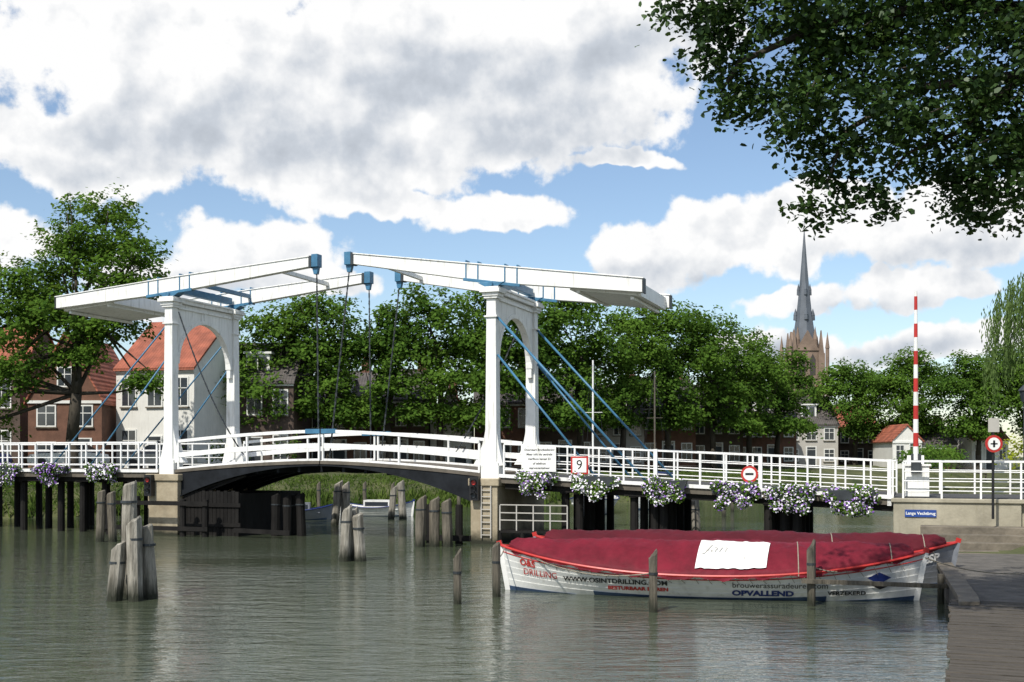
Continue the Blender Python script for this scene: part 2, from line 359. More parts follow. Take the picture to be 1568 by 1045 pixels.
def balance(name,tip,piv,back,ztop):
    mb=MB()
    (st,zt),(sp,zp),(sb,zb)=tip,piv,back
    sg=1 if st>sp else -1
    for t in (0,W):
        top=[(st,zt+.18),(sp,zp+.27),(sb,zb+.24)]; bot=[(sb,zb-.20),(sp,zp-.30),(st,zt-.17)]
        mb.extr(top+bot,'y',t-.15,t+.15)
        mb.beam((st-sg*.1,t,zt+.195),(sp,t,zp+.295),.37,.04); mb.beam((sp,t,zp+.295),(sb-sg*.05,t,zb+.262),.37,.04)
        mb.b2(min(st,st+sg*.26),max(st,st+sg*.26),t-.17,t+.17,zt-.2,zt+.27,1)
        mb.extr([(st+sg*.24,zt-.2),(st-sg*.02,zt-.2),(st+sg*.05,zt-.46),(st+sg*.19,zt-.46)],'y',t-.08,t+.08,1)
        mb.b2(min(st,st-sg*.12),max(st,st-sg*.12),t-.175,t+.175,zt-.22,zt+.22,2)
        mb.extr([(sp-.5,zp-.30),(sp+.5,zp-.30),(sp+.24,ztop+.02),(sp-.24,ztop+.02)],'y',t-.2,t+.2,1)
        mb.cyl((sp,t-.28,zp-.36),(sp,t+.28,zp-.36),.09,.09,12,1)
        for k in (-.95,-.5,.5,.95):
            sl=(zt-zp)/(st-sp) if k*sg>0 else (zb-zp)/(sb-sp); zz=zp+sl*k
            mb.b2(sp+k-.025,sp+k+.025,t-.172,t+.172,zz-.33,zz+.38,1)
        mb.beam((sp-1.05,t-.16,zp-.30+(-1.05)*((zt-zp)/(st-sp))),(sp+1.05,t-.16,zp-.30+1.05*((zt-zp)/(st-sp))),.03,.11,1)
        mb.b2(min(sb,sb-sg*.05),max(sb,sb-sg*.05),t-.18,t+.18,zb-.23,zb+.27,2)
    a=sb+sg*.12; c=sb+sg*2.6; sl=(zp-zb)/(sp-sb)
    za=zb+sl*(a-sb); zc=zb+sl*(c-sb)
    mb.extr([(a,za+.16),(c,zc+.16),(c,zc-.30),(a,za-.30)],'y',.16,W-.16)
    mb.beam((a+sg*.3,.17,za-.36),(a+sg*.3,W-.17,za-.36),.12,.1)
    mb.beam((c-sg*.3,.17,zc-.36),(c-sg*.3,W-.17,zc-.36),.12,.1)
    for k in (.9,4.6):
        s=sp+sg*k; z=zp+(zt-zp)*k/abs(st-sp)
        mb.beam((s,.16,z),(s,W-.16,z),.14,.16,1 if k<1 else 0)
    mb.beam((sp,.25,zp-.1),(sp,W-.25,zp-.1),.26,.26,1)
    mb.obj(name,bridge,['white','blue','darksteel'],bevel=.01)
balance('left_balance_beams',(6.28,10.2),(0,9.65),(-5.44,9.2),9.2)
balance('right_balance_beams',(7.9,10.2),(S2,9.36),(18.73,8.66),8.9)
mb=MB()
def rod(p,q,r=.032): mb.cyl(p,q,r,r,6)
for t,tt in ((-.05,-.12),(W+.05,W+.12)):
    rod((S2+.2,t,7.85),(18.9,tt,2.15),.045); rod((S2+.2,t,6.55),(17.2,tt,2.25),.04)
    rod((-.2,t,8.1),(-5.8,tt,2.5)); rod((-.2,t,6.8),(-3.9,tt,2.5))
mb.obj('stay_rods',bridge,['blue'],smooth=True)
mb=MB()
def chain(p,q,sag=0,step=.15):
    p=Vector(p);q=Vector(q); L=(q-p).length; n=int(L/step)
    P=[p.lerp(q,i/n)+Vector((0,0,-sag*4*(i/n)*(1-i/n))) for i in range(n+1)]
    for i in range(n):
        d=(P[i+1]-P[i])*.12
        if i%2: mb.beam(P[i]-d,P[i+1]+d,.060,.018,up=(0,1,0))
        else: mb.beam(P[i]-d,P[i+1]+d,.018,.060,up=(0,1,0))
for t in (0,W):
    chain((6.42,t,9.75),(6.5,t,2.95)); chain((7.76,t,9.75),(6.95,t,2.95))
chain((.35,0,8.6),(3.2,.1,3.1),.5); chain((S2-.35,W,8.4),(10.2,W-.1,3.1),.3)
mb.obj('chains',bridge,['darksteel'])
mb=MB()
def arc(s0,s1,n=14): return [s0+(s1-s0)*i/n for i in range(n+1)]
def low(s):
    k=abs(s-S2/2)/(S2/2-.35); return zd(s)-.16-.95*k**2.2
for s0,s1 in ((.35,6.66),(6.70,S2-.35)):
    pts=arc(s0,s1)
    for i in range(len(pts)-1):
        a,b_=pts[i],pts[i+1]; za,zb=zd(a),zd(b_)
        mb.hexa([(a,-.25,za-.12),(b_,-.25,zb-.12),(b_,W+.25,zb-.12),(a,W+.25,za-.12),(a,-.25,za),(b_,-.25,zb),(b_,W+.25,zb),(a,W+.25,za)],0)
        for t in (-.18,.9,2.1,3.3,W+.18):
            mb.hexa([(a,t-.04,low(a)),(b_,t-.04,low(b_)),(b_,t+.04,low(b_)),(a,t+.04,low(a)),(a,t-.04,za-.12),(b_,t-.04,zb-.12),(b_,t+.04,zb-.12),(a,t+.04,za-.12)],1)
            mb.hexa([(a,t-.12,low(a)-.03),(b_,t-.12,low(b_)-.03),(b_,t+.12,low(b_)-.03),(a,t+.12,low(a)-.03),(a,t-.12,low(a)),(b_,t-.12,low(b_)),(b_,t+.12,low(b_)),(a,t+.12,low(a))],1)
        if i%2==0: mb.beam((a,-.15,zd(a)-.3),(a,W+.15,zd(a)-.3),.1,.2,1)
mb.obj('bascule_leaves',bridge,['fascia','girder'])
mb=MB()
for t,o in ((-.14,-1),(W+.14,1)):
    for s0,s1 in ((.45,6.6),(6.76,S2-.45)):
        pts=arc(s0,s1,8)
        for i in range(8):
            a,b_=pts[i],pts[i+1]
            mb.beam((a,t,zd(a)+1.08),(b_,t,zd(b_)+1.08),.12,.12)
            mb.beam((a,t,zd(a)+.55),(b_,t,zd(b_)+.55),.05,.19)
            mb.beam((a,t,zd(a)+.04),(b_,t,zd(b_)+.04),.05,.08)
        for s in (pts[0],pts[4],pts[8]):
            mb.b2(s-.035,s+.035,t-.045,t+.045,zd(s)-.05,zd(s)+1.03)
    mb.b2(6.05,6.65,t-.08,t+.08,zd(6.3)+1.0,zd(6.3)+1.17,1); mb.b2(6.72,7.3,t-.08,t+.08,zd(6.9)+1.0,zd(6.9)+1.17,1)
mb.obj('leaf_railings',bridge,['whiter','blue'],bevel=.006)
mb=MB()
mb.b2(-14,-.36,-.3,W+.3,2.2,2.5,0); mb.b2(-14,-.36,-.36,-.3,2.40,2.52,2)
ss=np.linspace(S2+.36,26.6,8)
for i in range(7):
    a,b_=ss[i],ss[i+1]
    def slab(t0,t1,d0,d1,mi): mb.hexa([(a,t0,zd(a)+d0),(b_,t0,zd(b_)+d0),(b_,t1,zd(b_)+d0),(a,t1,zd(a)+d0),(a,t0,zd(a)+d1),(b_,t0,zd(b_)+d1),(b_,t1,zd(b_)+d1),(a,t1,zd(a)+d1)],mi)
    slab(-.3,W+.3,-.28,0,0); slab(-.36,-.303,-.09,.03,2); slab(.6,3.6,.004,.01,1)
mb.obj('approach_decks',bridge,['fascia','asphalt','whiter'])
def railing(mb,s0,s1,t,step,mi=0,h=1.05):
    n=max(1,int(round((s1-s0)/step))); 
    for i in range(n+1):
        s=s0+(s1-s0)*i/n; z=zd(s)
        mb.b2(s-.028,s+.028,t-.03,t+.03,z-.12,z+h)
    k=max(1,int((s1-s0)/2))
    for i in range(k):
        a=s0+(s1-s0)*i/k; b_=s0+(s1-s0)*(i+1)/k
        mb.beam((a,t,zd(a)+h+.02),(b_,t,zd(b_)+h+.02),.075,.055,mi)
        for hh in (.76,.47,.18): mb.cyl((a,t,zd(a)+hh),(b_,t,zd(b_)+hh),.02,.02,6,mi)
mb=MB()
for t in (-.22,W+.22):
    railing(mb,-14,-.5,t,.86); railing(mb,S2+.5,26.6,t,.86)
railing(mb,26.9,39,-.22,1.1); railing(mb,26.9,39,W+.22,1.1)
for s in (15.0,19.2,22.6,26.5): mb.b2(s-.06,s+.06,-.30,-.2,zd(s)-.3,zd(s)+1.12)
mb.obj('approach_railings',bridge,['whiter'])
mb=MB()
for (a,b_) in ((-.75,.62),(12.72,13.72)):
    mb.b2(a,b_,-.45,W+.45,-1.5,zd((a+b_)/2)-.42); mb.b2(a-.07,b_+.07,-.52,W+.52,zd((a+b_)/2)-.42,zd((a+b_)/2)-.16)
mb.obj('piers',bridge,['concrete'],bevel=.03)
mb=MB()
for i in range(15):
    s=.72+i*.165; mb.b2(s,s+.15,-.2,-.12,-1.2,1.7+.02*math.sin(i*3))
mb.b2(.7,3.2,-.11,W+.1,-1.2,1.6); mb.b2(.65,3.3,-.26,-.2,.35,.5); mb.b2(.65,3.3,-.26,-.2,1.1,1.25)
for i in range(6): mb.beam((.7,-.1,.9+.1*i),(1.2+i*.45,-.1,zd(2)-.35),.07,.1)
for s in (11.3,11.9,12.4): mb.cyl((s,-.7,-1.2),(s,-.7,1.35),.14,.13,9)
for s in (-2.2,-1.5,-.9): mb.cyl((s,-.9,-1.2),(s,-.9,1.5),.13,.12,9)
mb.beam((-2.6,-1.04,1.25),(2.4,-1.04,1.25),.07,.16); mb.beam((-2.6,-1.04,.3),(2.4,-1.04,.3),.07,.16); mb.beam((10.9,-.86,.2),(12.9,-.86,.2),.07,.2)
for s in (1.2,2.2): mb.cyl((s,-.9,-1.2),(s,-.9,1.4),.13,.12,9)
mb.beam((3.2,-.5,.25),(5.6,-.5,.2),.12,.16)
for s in (-12.5,-10.2,-7.3,-5.4,-4.3,-3.2,16.0,16.5,18.4,19.1,19.4,22.8,23.3,23.7):
    for t in (.1,1.5,2.8,W-.1): mb.cyl((s,t,-1.4),(s,t,zd(s)-.45),.15,.14,9)
    mb.b2(s-.13,s+.13,-.15,W+.15,zd(s)-.52,zd(s)-.282)
for s0,s1 in ((-14,-.8),(13.9,26.6)):
    for t in (-.1,1.4,2.8,W+.1): mb.beam((s0,t,zd(s0)-.38),(s1,t,zd(s1)-.38),.14,.2)
mb.b2(13.9,16.3,-.7,.2,.42,.5)
for s in (13.9,14.7,15.5,16.3): mb.cyl((s,-.65,-1),(s,-.65,.42),.07,.07,7)
mb.obj('timber_substructure',bridge,['blackwood'])
mb=MB()
for s in (13.9,14.5,15.1,15.7,16.3): mb.b2(s-.02,s+.02,-.69,-.65,.5,1.35)
for z in (.85,1.1,1.37): mb.beam((13.9,-.665,z),(16.3,-.665,z),.035,.035)
for s in (13.15,13.5): mb.b2(s-.02,s+.02,-.53,-.49,.2,2.0)
for i in range(8): mb.b2(13.15,13.5,-.525,-.495,.3+i*.22,.33+i*.22)
mb.obj('platform_railing_and_ladder',bridge,['plaster2'])
ab=empty('bridge_abutment',O,A); mb=MB()
mb.b2(26.62,30.2,-.4,W+.5,-1.6,1.62); mb.b2(26.55,30.3,-.46,W+.55,1.62,1.74)
mb.b2(30.2,39,-.2,.2,-1.5,1.68); mb.obj('wall',ab,['abut'],bevel=.02)
mb=MB(); mb.b2(26.6,45,.0,W,1.745,1.755); mb.obj('road',None,['asphalt']).matrix_world=MBR
st=empty('landing_steps',O,A); mb=MB()
for i in range(5): mb.b2(27.4+i*.15,33.5,-1.2-.42*i,-.45-.42*i,-1,.95-.2*i)
mb.b2(28.0,33.5,-6.5,-3.3,-1,.36); mb.obj('steps',st,['stone'],bevel=.02)

def onbridge(name): return empty(name,O,A)
def textat(mb,txt,size,s,t,z,mi,bold=0):
    vs,fs=text_geo(txt,size,bold); mb.add([(s+x,t,z+y) for x,y,_ in vs],fs,mi)
p=onbridge('information_sign'); mb=MB(); mb.b2(14.62,15.8,-.36,-.33,2.50,3.36); 
for s in (14.8,15.6): mb.b2(s-.03,s+.03,-.328,-.25,1.9,3.3,1)
for i,tx in enumerate(('Doorvaart Brugbediening','Meer info via centrale','marifoon kanaal 22','of telefoon','vaarwegenbeheer')):
    textat(mb,tx,.105,15.21,-.364,3.24-i*.155,2,.002)
mb.obj('board',p,['white','darksteel','black'],fixn=False)
p=onbridge('speed_limit_sign'); mb=MB(); mb.b2(16.33,16.93,-.36,-.335,2.42,3.02,1); mb.b2(16.39,16.87,-.37,-.361,2.48,2.96,0); textat(mb,'9',.46,16.63,-.374,2.72,2,.0)
mb.b2(16.6,16.66,-.33,-.24,2.0,2.95,3); mb.obj('board',p,['white','red','black','darksteel'],fixn=False)
p=onbridge('round_prohibition_sign'); mb=MB(); mb.cyl((22.27,-.35,2.45),(22.27,-.325,2.45),.27,.27,28,1); mb.cyl((22.27,-.358,2.45),(22.27,-.351,2.45),.2,.2,28,0); mb.b2(22.14,22.40,-.363,-.359,2.42,2.49,2); mb.b2(22.24,22.30,-.32,-.24,2.0,2.6,2)
mb.obj('board',p,['white','red','black'])
p=onbridge('street_name_sign'); mb=MB(); mb.b2(26.95,27.85,-.435,-.405,1.18,1.40,0); textat(mb,'Lange Vechtbrug',.125,27.4,-.439,1.29,1,.003); mb.obj('plate',p,['signblue','white'],fixn=False)
for s,tt in ((-.55,-.62),(12.95,-.62)):
    p=onbridge('traffic_light'); mb=MB(); mb.b2(s-.16,s+.16,tt-.1,tt+.12,1.5,2.32,0)
    for k,(zz,mi) in enumerate(((2.12,1),(1.9,0),(1.68,2))):
        mb.cyl((s,tt-.13,zz),(s,tt-.10,zz),.085,.085,14,mi)
        for a in range(-3,4):
            an=math.pi/2+a*.4; mb.b2(s+.1*math.cos(an)-.02,s+.1*math.cos(an)+.02,tt-.24,tt-.1,zz+.1*math.sin(an)-.008,zz+.1*math.sin(an)+.008,0)
    mb.b2(s-.03,s+.03,tt+.12,tt+.3,2.1,2.2,0); mb.obj('housing',p,['black','red','darksteel'])
p=onbridge('barrier_pole'); mb=MB(); mb.b2(26.95,27.65,.25,.75,1.78,2.72,0); mb.b2(26.9,27.7,.2,.8,2.72,2.78,0); mb.b2(27.0,27.6,.243,.247,1.9,2.6,0)
mb.b2(27.0,27.5,.5,.72,2.78,3.05,0); mb.b2(27.12,27.42,.1,.2,2.5,3.1,2)
z=2.9; i=0
while z<8.1:
    r=.085*(1-(z-2.9)/5.4*.45); mb.cyl((27.26,.15,z),(27.26,.15,min(z+.42,8.1)),r,r*.97,10,i%2); z+=.42; i+=1
mb.obj('pole_and_cabinet',p,['white','red','darksteel'])
def flowerbox(s,pal):
    p=onbridge('flower_box'); zz=zd(s)
    mb=MB(); mb.extr([(s-.7,zz+.12),(s+.7,zz+.12),(s+.62,zz-.18),(s-.62,zz-.18)],'y',-.66,-.38,0)
    for k in (-.5,.5): mb.b2(s+k-.02,s+k+.02,-.40,-.25,zz+.05,zz+.1,0)
    mb.obj('trough',p,['darksteel'])
    n=2500; K=18; cc=np.stack([rng.uniform(-.68,.68,K),rng.uniform(-.2,.15,K),rng.uniform(-.50,.20,K)],-1)
    cc[:,0]*=np.where(cc[:,2]<-.2,.75,1.0)
    C=cc[rng.integers(0,K,n)]+unit(n)*rng.uniform(.05,.24,(n,1))*np.array([1.1,.8,.9])
    C=C+np.array([s,-.56,zz-.08])
    N_=rng.normal(size=(n,3))*.6+np.array([0,-.9,.6])
    r=rng.random(n)
    mi=np.where(r<.50,0,np.where(r<.50+.50*pal[0],1,np.where(r<.50+.50*(pal[0]+pal[1]),2,3)))
    V,kk=leafverts(C,N_,np.where(mi==0,.10,.085)*rng.uniform(.7,1.2,n),'leaf'); npmesh('blossoms',V,kk,['leaf','petalw','petalp','petall'],mi,p)
for s,pal in ((-7.8,(.35,.25)),(-5.27,(.15,.4)),(-2.86,(.6,.1)),(15.14,(.65,.15)),(17.2,(.95,.0)),(19.6,(.5,.15)),(21.75,(.45,.2)),(23.6,(.6,.12)),(25.4,(.55,.2))): flowerbox(s,pal)

# ---------------------------------------------------------------- piles & posts
def piles(name,cx,cy,plist,mt='pile',r=.15):
    p=empty(name,(cx,cy,0)); mb=MB()
    for (dx,dy,zt,lx,ly) in plist:
        b0=Vector((dx+lx,dy+ly,-1.2)); t=Vector((dx,dy,zt)); n=6; nn=10
        ph=random.random()*6; rings=[]; tilt=random.uniform(.04,.11)
        for i in range(n+2):
            if i<=n: c=b0.lerp(t,i/n); rr=r*random.uniform(.92,1.06)
            else: c=t+Vector((.01,0,.05)); rr=r*.74
            rings.append([c+Vector((rr*math.cos(ph+2*math.pi*k/nn)*(1+.10*math.sin(k*2.7)),rr*math.sin(ph+2*math.pi*k/nn),(tilt*math.cos(2*math.pi*k/nn+ph)+random.uniform(-.02,.02) if i>=n else 0))) for k in range(nn)])
        vs=[q for rg in rings for q in rg]; fs=[(i*nn+k,i*nn+(k+1)%nn,(i+1)*nn+(k+1)%nn,(i+1)*nn+k) for i in range(n+1) for k in range(nn)]+[tuple((n+1)*nn+k for k in range(nn))]
        mb.add(vs,fs,0)
        mb.cyl((dx+lx*.2,dy,zt-.38),(dx+lx*.2,dy,zt-.33),r*1.1,r*1.1,10,1)
    mb.obj('timbers',p,[mt,'darksteel'])
piles('mooring_dolphin',-8.0,23.8,[(-.14,.45,2.40,-.12,.1),(.10,-.05,1.64,.10,-.1),(-.20,-.02,1.15,-.20,-.1),(.26,.25,1.5,.16,.1)],r=.155)
piles('mooring_dolphin',-4.6,32.7,[(-.13,0,1.50,-.16,0),(.15,.05,1.30,.18,0),(0,.3,1.42,0,.15)],r=.16)
piles('mooring_dolphin',-2.6,38,[(-.42,0,1.60,-.1,0),(0,.1,1.55,0,0),(.4,0,1.5,.1,0),(0,.45,1.55,0,0)],'pile2',r=.17)
piles('mooring_dolphin',-7.4,50,[(-.2,0,1.85,-.3,0),(.1,.0,1.8,.1,0),(.0,.3,1.7,0,.1)],r=.17)
piles('mooring_dolphin',-5.5,55,[(-.2,0,1.5,-.25,0),(.12,.0,1.75,.2,0)],r=.17)
piles('mooring_dolphin',6.8,43.5,[(-.12,0,1.4,-.16,0),(.16,.0,1.35,.18,0)],r=.17)
piles('mooring_dolphin',-8.5,43.2,[(-.45,0,1.55,-.05,0),(-.05,.1,1.5,0,0),(.45,0,1.55,.1,0),(.1,.5,1.5,0,0)],'blackwood',r=.17)
piles('mooring_dolphin',-14.4,40.2,[(-.1,0,1.75,-.1,0),(.2,.1,1.7,.1,0)],'pile2',r=.15)
for x,y,zt in ((-1.12,23.2,1.0),(-.34,24.4,1.1),(2.73,22,1.1),(6.02,22.9,1.2)):
    piles('mooring_post',x,y,[(0,0,zt,.01,0)],'pile2',r=.085)
for x,y,zt in ((-7.9,61,1.6),(-6.6,63,1.5),(-10.2,60,1.6),(-3.1,66,1.4),(9.5,60,1.4),(10.6,57,1.4),(12,62,1.5),(-9.1,58.5,1.3),(3.0,52,1.5)):
    piles('mooring_post',x,y,[(0,0,zt,.02,0)],'pile2',r=.10)
p=empty('mooring_beam'); mb=MB(); mb.beam((5.8,22.75,.52),(8.9,23.2,.36),.07,.09); mb.cyl((8.8,23.35,-1),(8.8,23.35,.6),.07,.07,8); mb.obj('timber',p,['pile2'])
p=empty('mooring_ropes'); mb=MB()
def ropeline(a,b_,sag):
    a=Vector(a);b_=Vector(b_); pts=[a.lerp(b_,i/12)+Vector((0,0,-sag*4*(i/12)*(1-i/12))) for i in range(13)]; mb.tube(pts,[.014]*13,5)
ropeline((-.15,25.75,1.0),(-.34,24.4,.85),.1); ropeline((8.5,23.85,.95),(10.4,22.6,.7),.15); ropeline((.4,25.2,.8),(2.73,22.05,.75),.2); ropeline((7.2,23.6,.7),(6.02,22.95,.8),.1)
mb.obj('lines',p,['rope'],smooth=True)

# ---------------------------------------------------------------- boats
def make_boat(name,loc,ang,L,B,zm,zend,ridge,covermat='cover',texts=True,hull='hullwhite',covered=True,stripe='red'):
    p=empty(name,(loc[0],loc[1],0),ang)
    zk=-.35
    def zg(x): return zm+(zend-zm)*abs(x)**2.1
    def bb(x): return B*(1-abs(x)**2.7)**.85
    def P(x,v,side,off=0):
        g_=v**.42*(1-.12*(1-v))
        return (x*L/2*(1-.055*(1-v)),side*(bb(x)*g_+off),zk+(zg(x)-zk)*v)
    mb=MB(); nx_=56; xsn=[-math.cos(math.pi*i/nx_)*.9995 for i in range(nx_+1)]
    nv=9
    for side in (-1,1):
        for k in range(nv):
            v0,v1=k/nv,(k+1)/nv
            for i in range(nx_):
                a,b_=xsn[i],xsn[i+1]
                q=[P(a,v0,side,.0),P(b_,v0,side,.0),P(b_,v1,side,.016),P(a,v1,side,.016)]
                zc=(q[0][2]+q[3][2])/2
                mi=1 if zc<.04 else 0
                mb.add(q,[(0,1,2,3) if side<0 else (3,2,1,0)],mi)
                q2=[P(a,v1,side,.016),P(b_,v1,side,.016),P(b_,v1,side,0),P(a,v1,side,0)]
                mb.add(q2,[(0,1,2,3) if side<0 else (3,2,1,0)],mi)
    mb.obj('hull',p,[hull,'hullblue','hullgrey'],fixn=False)
    mb=MB()
    for side in (-1,1):
        for i in range(nx_):
            mb.cyl(P(xsn[i],1,side,.025),P(xsn[i+1],1,side,.025),.032,.032,6,0)
            if texts: mb.cyl(P(xsn[i],.90,side,.018),P(xsn[i+1],.90,side,.018),.012,.012,5,0)
    for e in (-1,1):
        pts=[P(e,v,1,0) for v in (0.05,.35,.7,1,)]; pts=[(q[0]+e*.03,0,q[2]) for q in pts]; pts.append((pts[-1][0]+e*.03,0,pts[-1][2]+.10))
        for i in range(4): mb.beam(pts[i],pts[i+1],.08,.11,1 if i<3 else 0,up=(1,0,0))
    mb.obj('rub_rails_and_stems',p,[stripe,hull],smooth=False)
    def cov(x,w):
        zz=zg(x); b1=bb(x)+.04
        rr=ridge-.03*abs(x)**2+.018*math.sin(x*11)+.008*math.sin(x*29)
        if abs(x)>.93: rr=rr-(rr-zz-.05)*((abs(x)-.93)/.07)
        rr=max(rr,zz+.05)
        aw=abs(w); hem=.15+.025*math.sin(x*31+w)+.015*math.sin(x*73)
        if aw>.8:
            k=(aw-.8)/.2; y=b1*(.97+.03*k)+.008*math.sin(x*60)*k+.01; z=zz+.09-k*hem
        else:
            u=aw/.8; y=b1*.97*u
            sag=.035*(abs(math.sin(x*7.5)))*math.sin(math.pi*u)
            z=zz+.09+(rr-zz-.09)*(1-u**2.0)-sag
        fold=.020*abs(math.sin(x*42+1.5*mn.noise(Vector((x*6,0,0)))))*(aw if aw<.8 else .2)
        wr=mn.noise(Vector((x*6,w*2,1.3)))*.025+mn.noise(Vector((x*26+w*4,w*4,4)))*.022*(1 if aw<.8 else .4)+mn.noise(Vector((x*55-w*9,w*3,8)))*.012
        return (x*L/2*.985,math.copysign(y,w) if w else 0,z+wr-fold)
    if covered:
        NX,NW=230,36; vs=[]; fs=[]
        for i in range(NX+1):
            x=-.965+1.93*i/NX
            for j in range(NW+1): vs.append(cov(x,-1+2*j/NW))
        for i in range(NX):
            for j in range(NW):
                a=i*(NW+1)+j; fs.append((a,a+NW+1,a+NW+2,a+1))
        mb=MB(); mb.add(vs,fs); mb.obj('canvas_cover',p,[covermat],smooth=True)
        mb=MB()
        for i in range(30):
            x=-.9+1.8*i/29; c=cov(x,-1); h=P(x,.80,-1,.03); mb.cyl((c[0],c[1]-.01,c[2]),(h[0]+.08,h[1],h[2]),.007,.007,4)
        for x in (.44,.86):
            pr=None
            for j in range(13):
                c=cov(x,-1+2*j/24); q=(c[0],c[1]-.008,c[2]+.012)
                if pr: mb.beam(pr,q,.02,.008)
                pr=q
        mb.obj('lacing',p,['rope'])
    else:
        mb=MB()
        for i in range(nx_):
            a,b_=xsn[i],xsn[i+1]; q=[P(a,.86,-1),P(b_,.86,-1),P(b_,.86,1),P(a,.86,1)]
            mb.add(q,[(0,1,2,3)],0)
        mb.b2(-L*.12,L*.22,-B*.5,B*.5,zm*.8,zm*.8+.45,1); mb.b2(-L*.10,L*.20,-B*.505,B*.505,zm*.8+.15,zm*.8+.36,2)
        for k in (-.3,.3): mb.b2(L*k-.15,L*k+.15,-B*.7,B*.7,zm*.75,zm*.85,1)
        mb.obj('deck_and_cabin',p,['plank',hull,'glass'])
    def hp(x,z,off=.03):
        xi=x/(L/2*.985); v=(z-zk)/(zg(xi)-zk); v=min(max(v,0),1); xi=x/(L/2*(1-.055*(1-v))); q=P(xi,v,-1,off); return (x,q[1],z)
    if covered:
        mb=MB()
        def ht(txt,size,cx,cz,mi,bold=0,sx=1.0,slope=0):
            vs,fs=text_geo(txt,size,bold); mb.add([hp(cx+x*sx,cz+y+slope*x*sx) for x,y,_ in vs],fs,mi)
        if not texts:
            ht('ESP',.26,4.35,.66,4,.01,1.0,.2)
        else:
            ht('O&S',.20,-3.85,.64,1,.006,1.0,-.14); ht('DRILLING',.20,-3.55,.42,1,.0,.95,-.08)
            ht('WWW.OSINTDRILLING.COM',.145,-1.85,.34,0,.004,1.2,-.008)
            ht('BESTURBAAR BOREN',.11,-1.35,.19,1,.005,1.25)
            ht('brouwerassuradeuren.com',.17,1.6,.33,2,.0,1.05); ht('OPVALLEND',.16,1.25,.15,3,.008,1.4); ht('VERZEKERD',.12,2.95,.17,2,.004,1.2,.01)
            def poly(pts,mi): mb.add([hp(*q,off=.034) for q in pts],[tuple(range(len(pts)))],mi)
            poly([(3.35,.5),(3.6,.37),(3.85,.5),(3.6,.62)],3); poly([(3.4,.36),(3.62,.25),(3.9,.36),(3.75,.42),(3.6,.34)],2)
        mb.obj('hull_lettering',p,['black','red','black','navy','white'],fixn=False)
    if texts:
        mb=MB(); NXp,NYp=30,16; vs=[];fs=[]
        def pan(u,w_,o=.022): 
            c=cov(-.03+.325*u+.02*w_,-.76+.60*w_); return (c[0],c[1]-.014-o*.6,c[2]+o)
        for i in range(NXp+1):
            for j in range(NYp+1): vs.append(pan(i/NXp,j/NYp))
        for i in range(NXp):
            for j in range(NYp):
                a=i*(NYp+1)+j; fs.append((a,a+NYp+1,a+NYp+2,a+1))
        mb.add(vs,fs,0)
        for tx,sz,cu,cw,sx in (('Jan',.40,.28,.56,1),('Lighthart',.22,.55,.30,1)):
            tv,tf=text_geo(tx,sz,-.008); mb.add([pan(cu+(x+y*.35)/1.5*sx,cw+y/.95,.040) for x,y,_ in tv],tf,1)
        mb.obj('banner_on_cover',p,['white','plaster2'],smooth=False,fixn=False)
    return p
make_boat('covered_sloop',(4.19,24.8),math.atan2(-2.0,8.86),9.08,1.15,.52,1.00,1.20)
make_boat('covered_sloop',(5.45,27.4),math.atan2(-2.1,9.6),9.9,1.15,.50,1.02,1.22,'cover2',texts=False,hull='hullgrey')
make_boat('small_motor_boat',(-10.6,54.5),.1,4.2,.8,.45,.75,.9,texts=False,hull='hullgrey',covered=False,stripe='navy')
make_boat('small_motor_boat',(-7.0,58),-.15,4.0,.8,.45,.75,.9,texts=False,hull='hullwhite',covered=False,stripe='navy')
make_boat('small_motor_boat',(-14.2,53),.1,4.6,.8,.4,.7,.9,texts=False,hull='hullblue',covered=False,stripe='red')
def sailboat(x,y,ang,zt,mm):
    p=make_boat('sailing_boat',(x,y),ang,6.5,1.15,.75,1.0,1.3,'navy',texts=False,covered=False,stripe='navy')
    mb=MB(); mb.cyl((-.5,0,.8),(-.5,0,zt),.06,.045,8); mb.cyl((-.5,0,1.9),(2.4,0,1.85),.05,.05,8); mb.cyl((-.5,-.5,zt*.66),(-.5,.5,zt*.66),.015,.015,6)
    mb.cyl((-.4,0,2.05),(2.3,0,1.98),.13,.09,8,1)
    for q in ((3.2,0,.9),(-3.2,0,.9),(-.5,1.0,.8),(-.5,-1.0,.8)): mb.cyl((-.5,0,zt-.1),q,.005,.005,4,2)
    mb.obj('mast_and_boom',p,[mm,'navy','darksteel'])
sailboat(4.4,60.5,rad(75),8.1,'whiter'); sailboat(8.6,67,rad(60),8.0,'fascia')

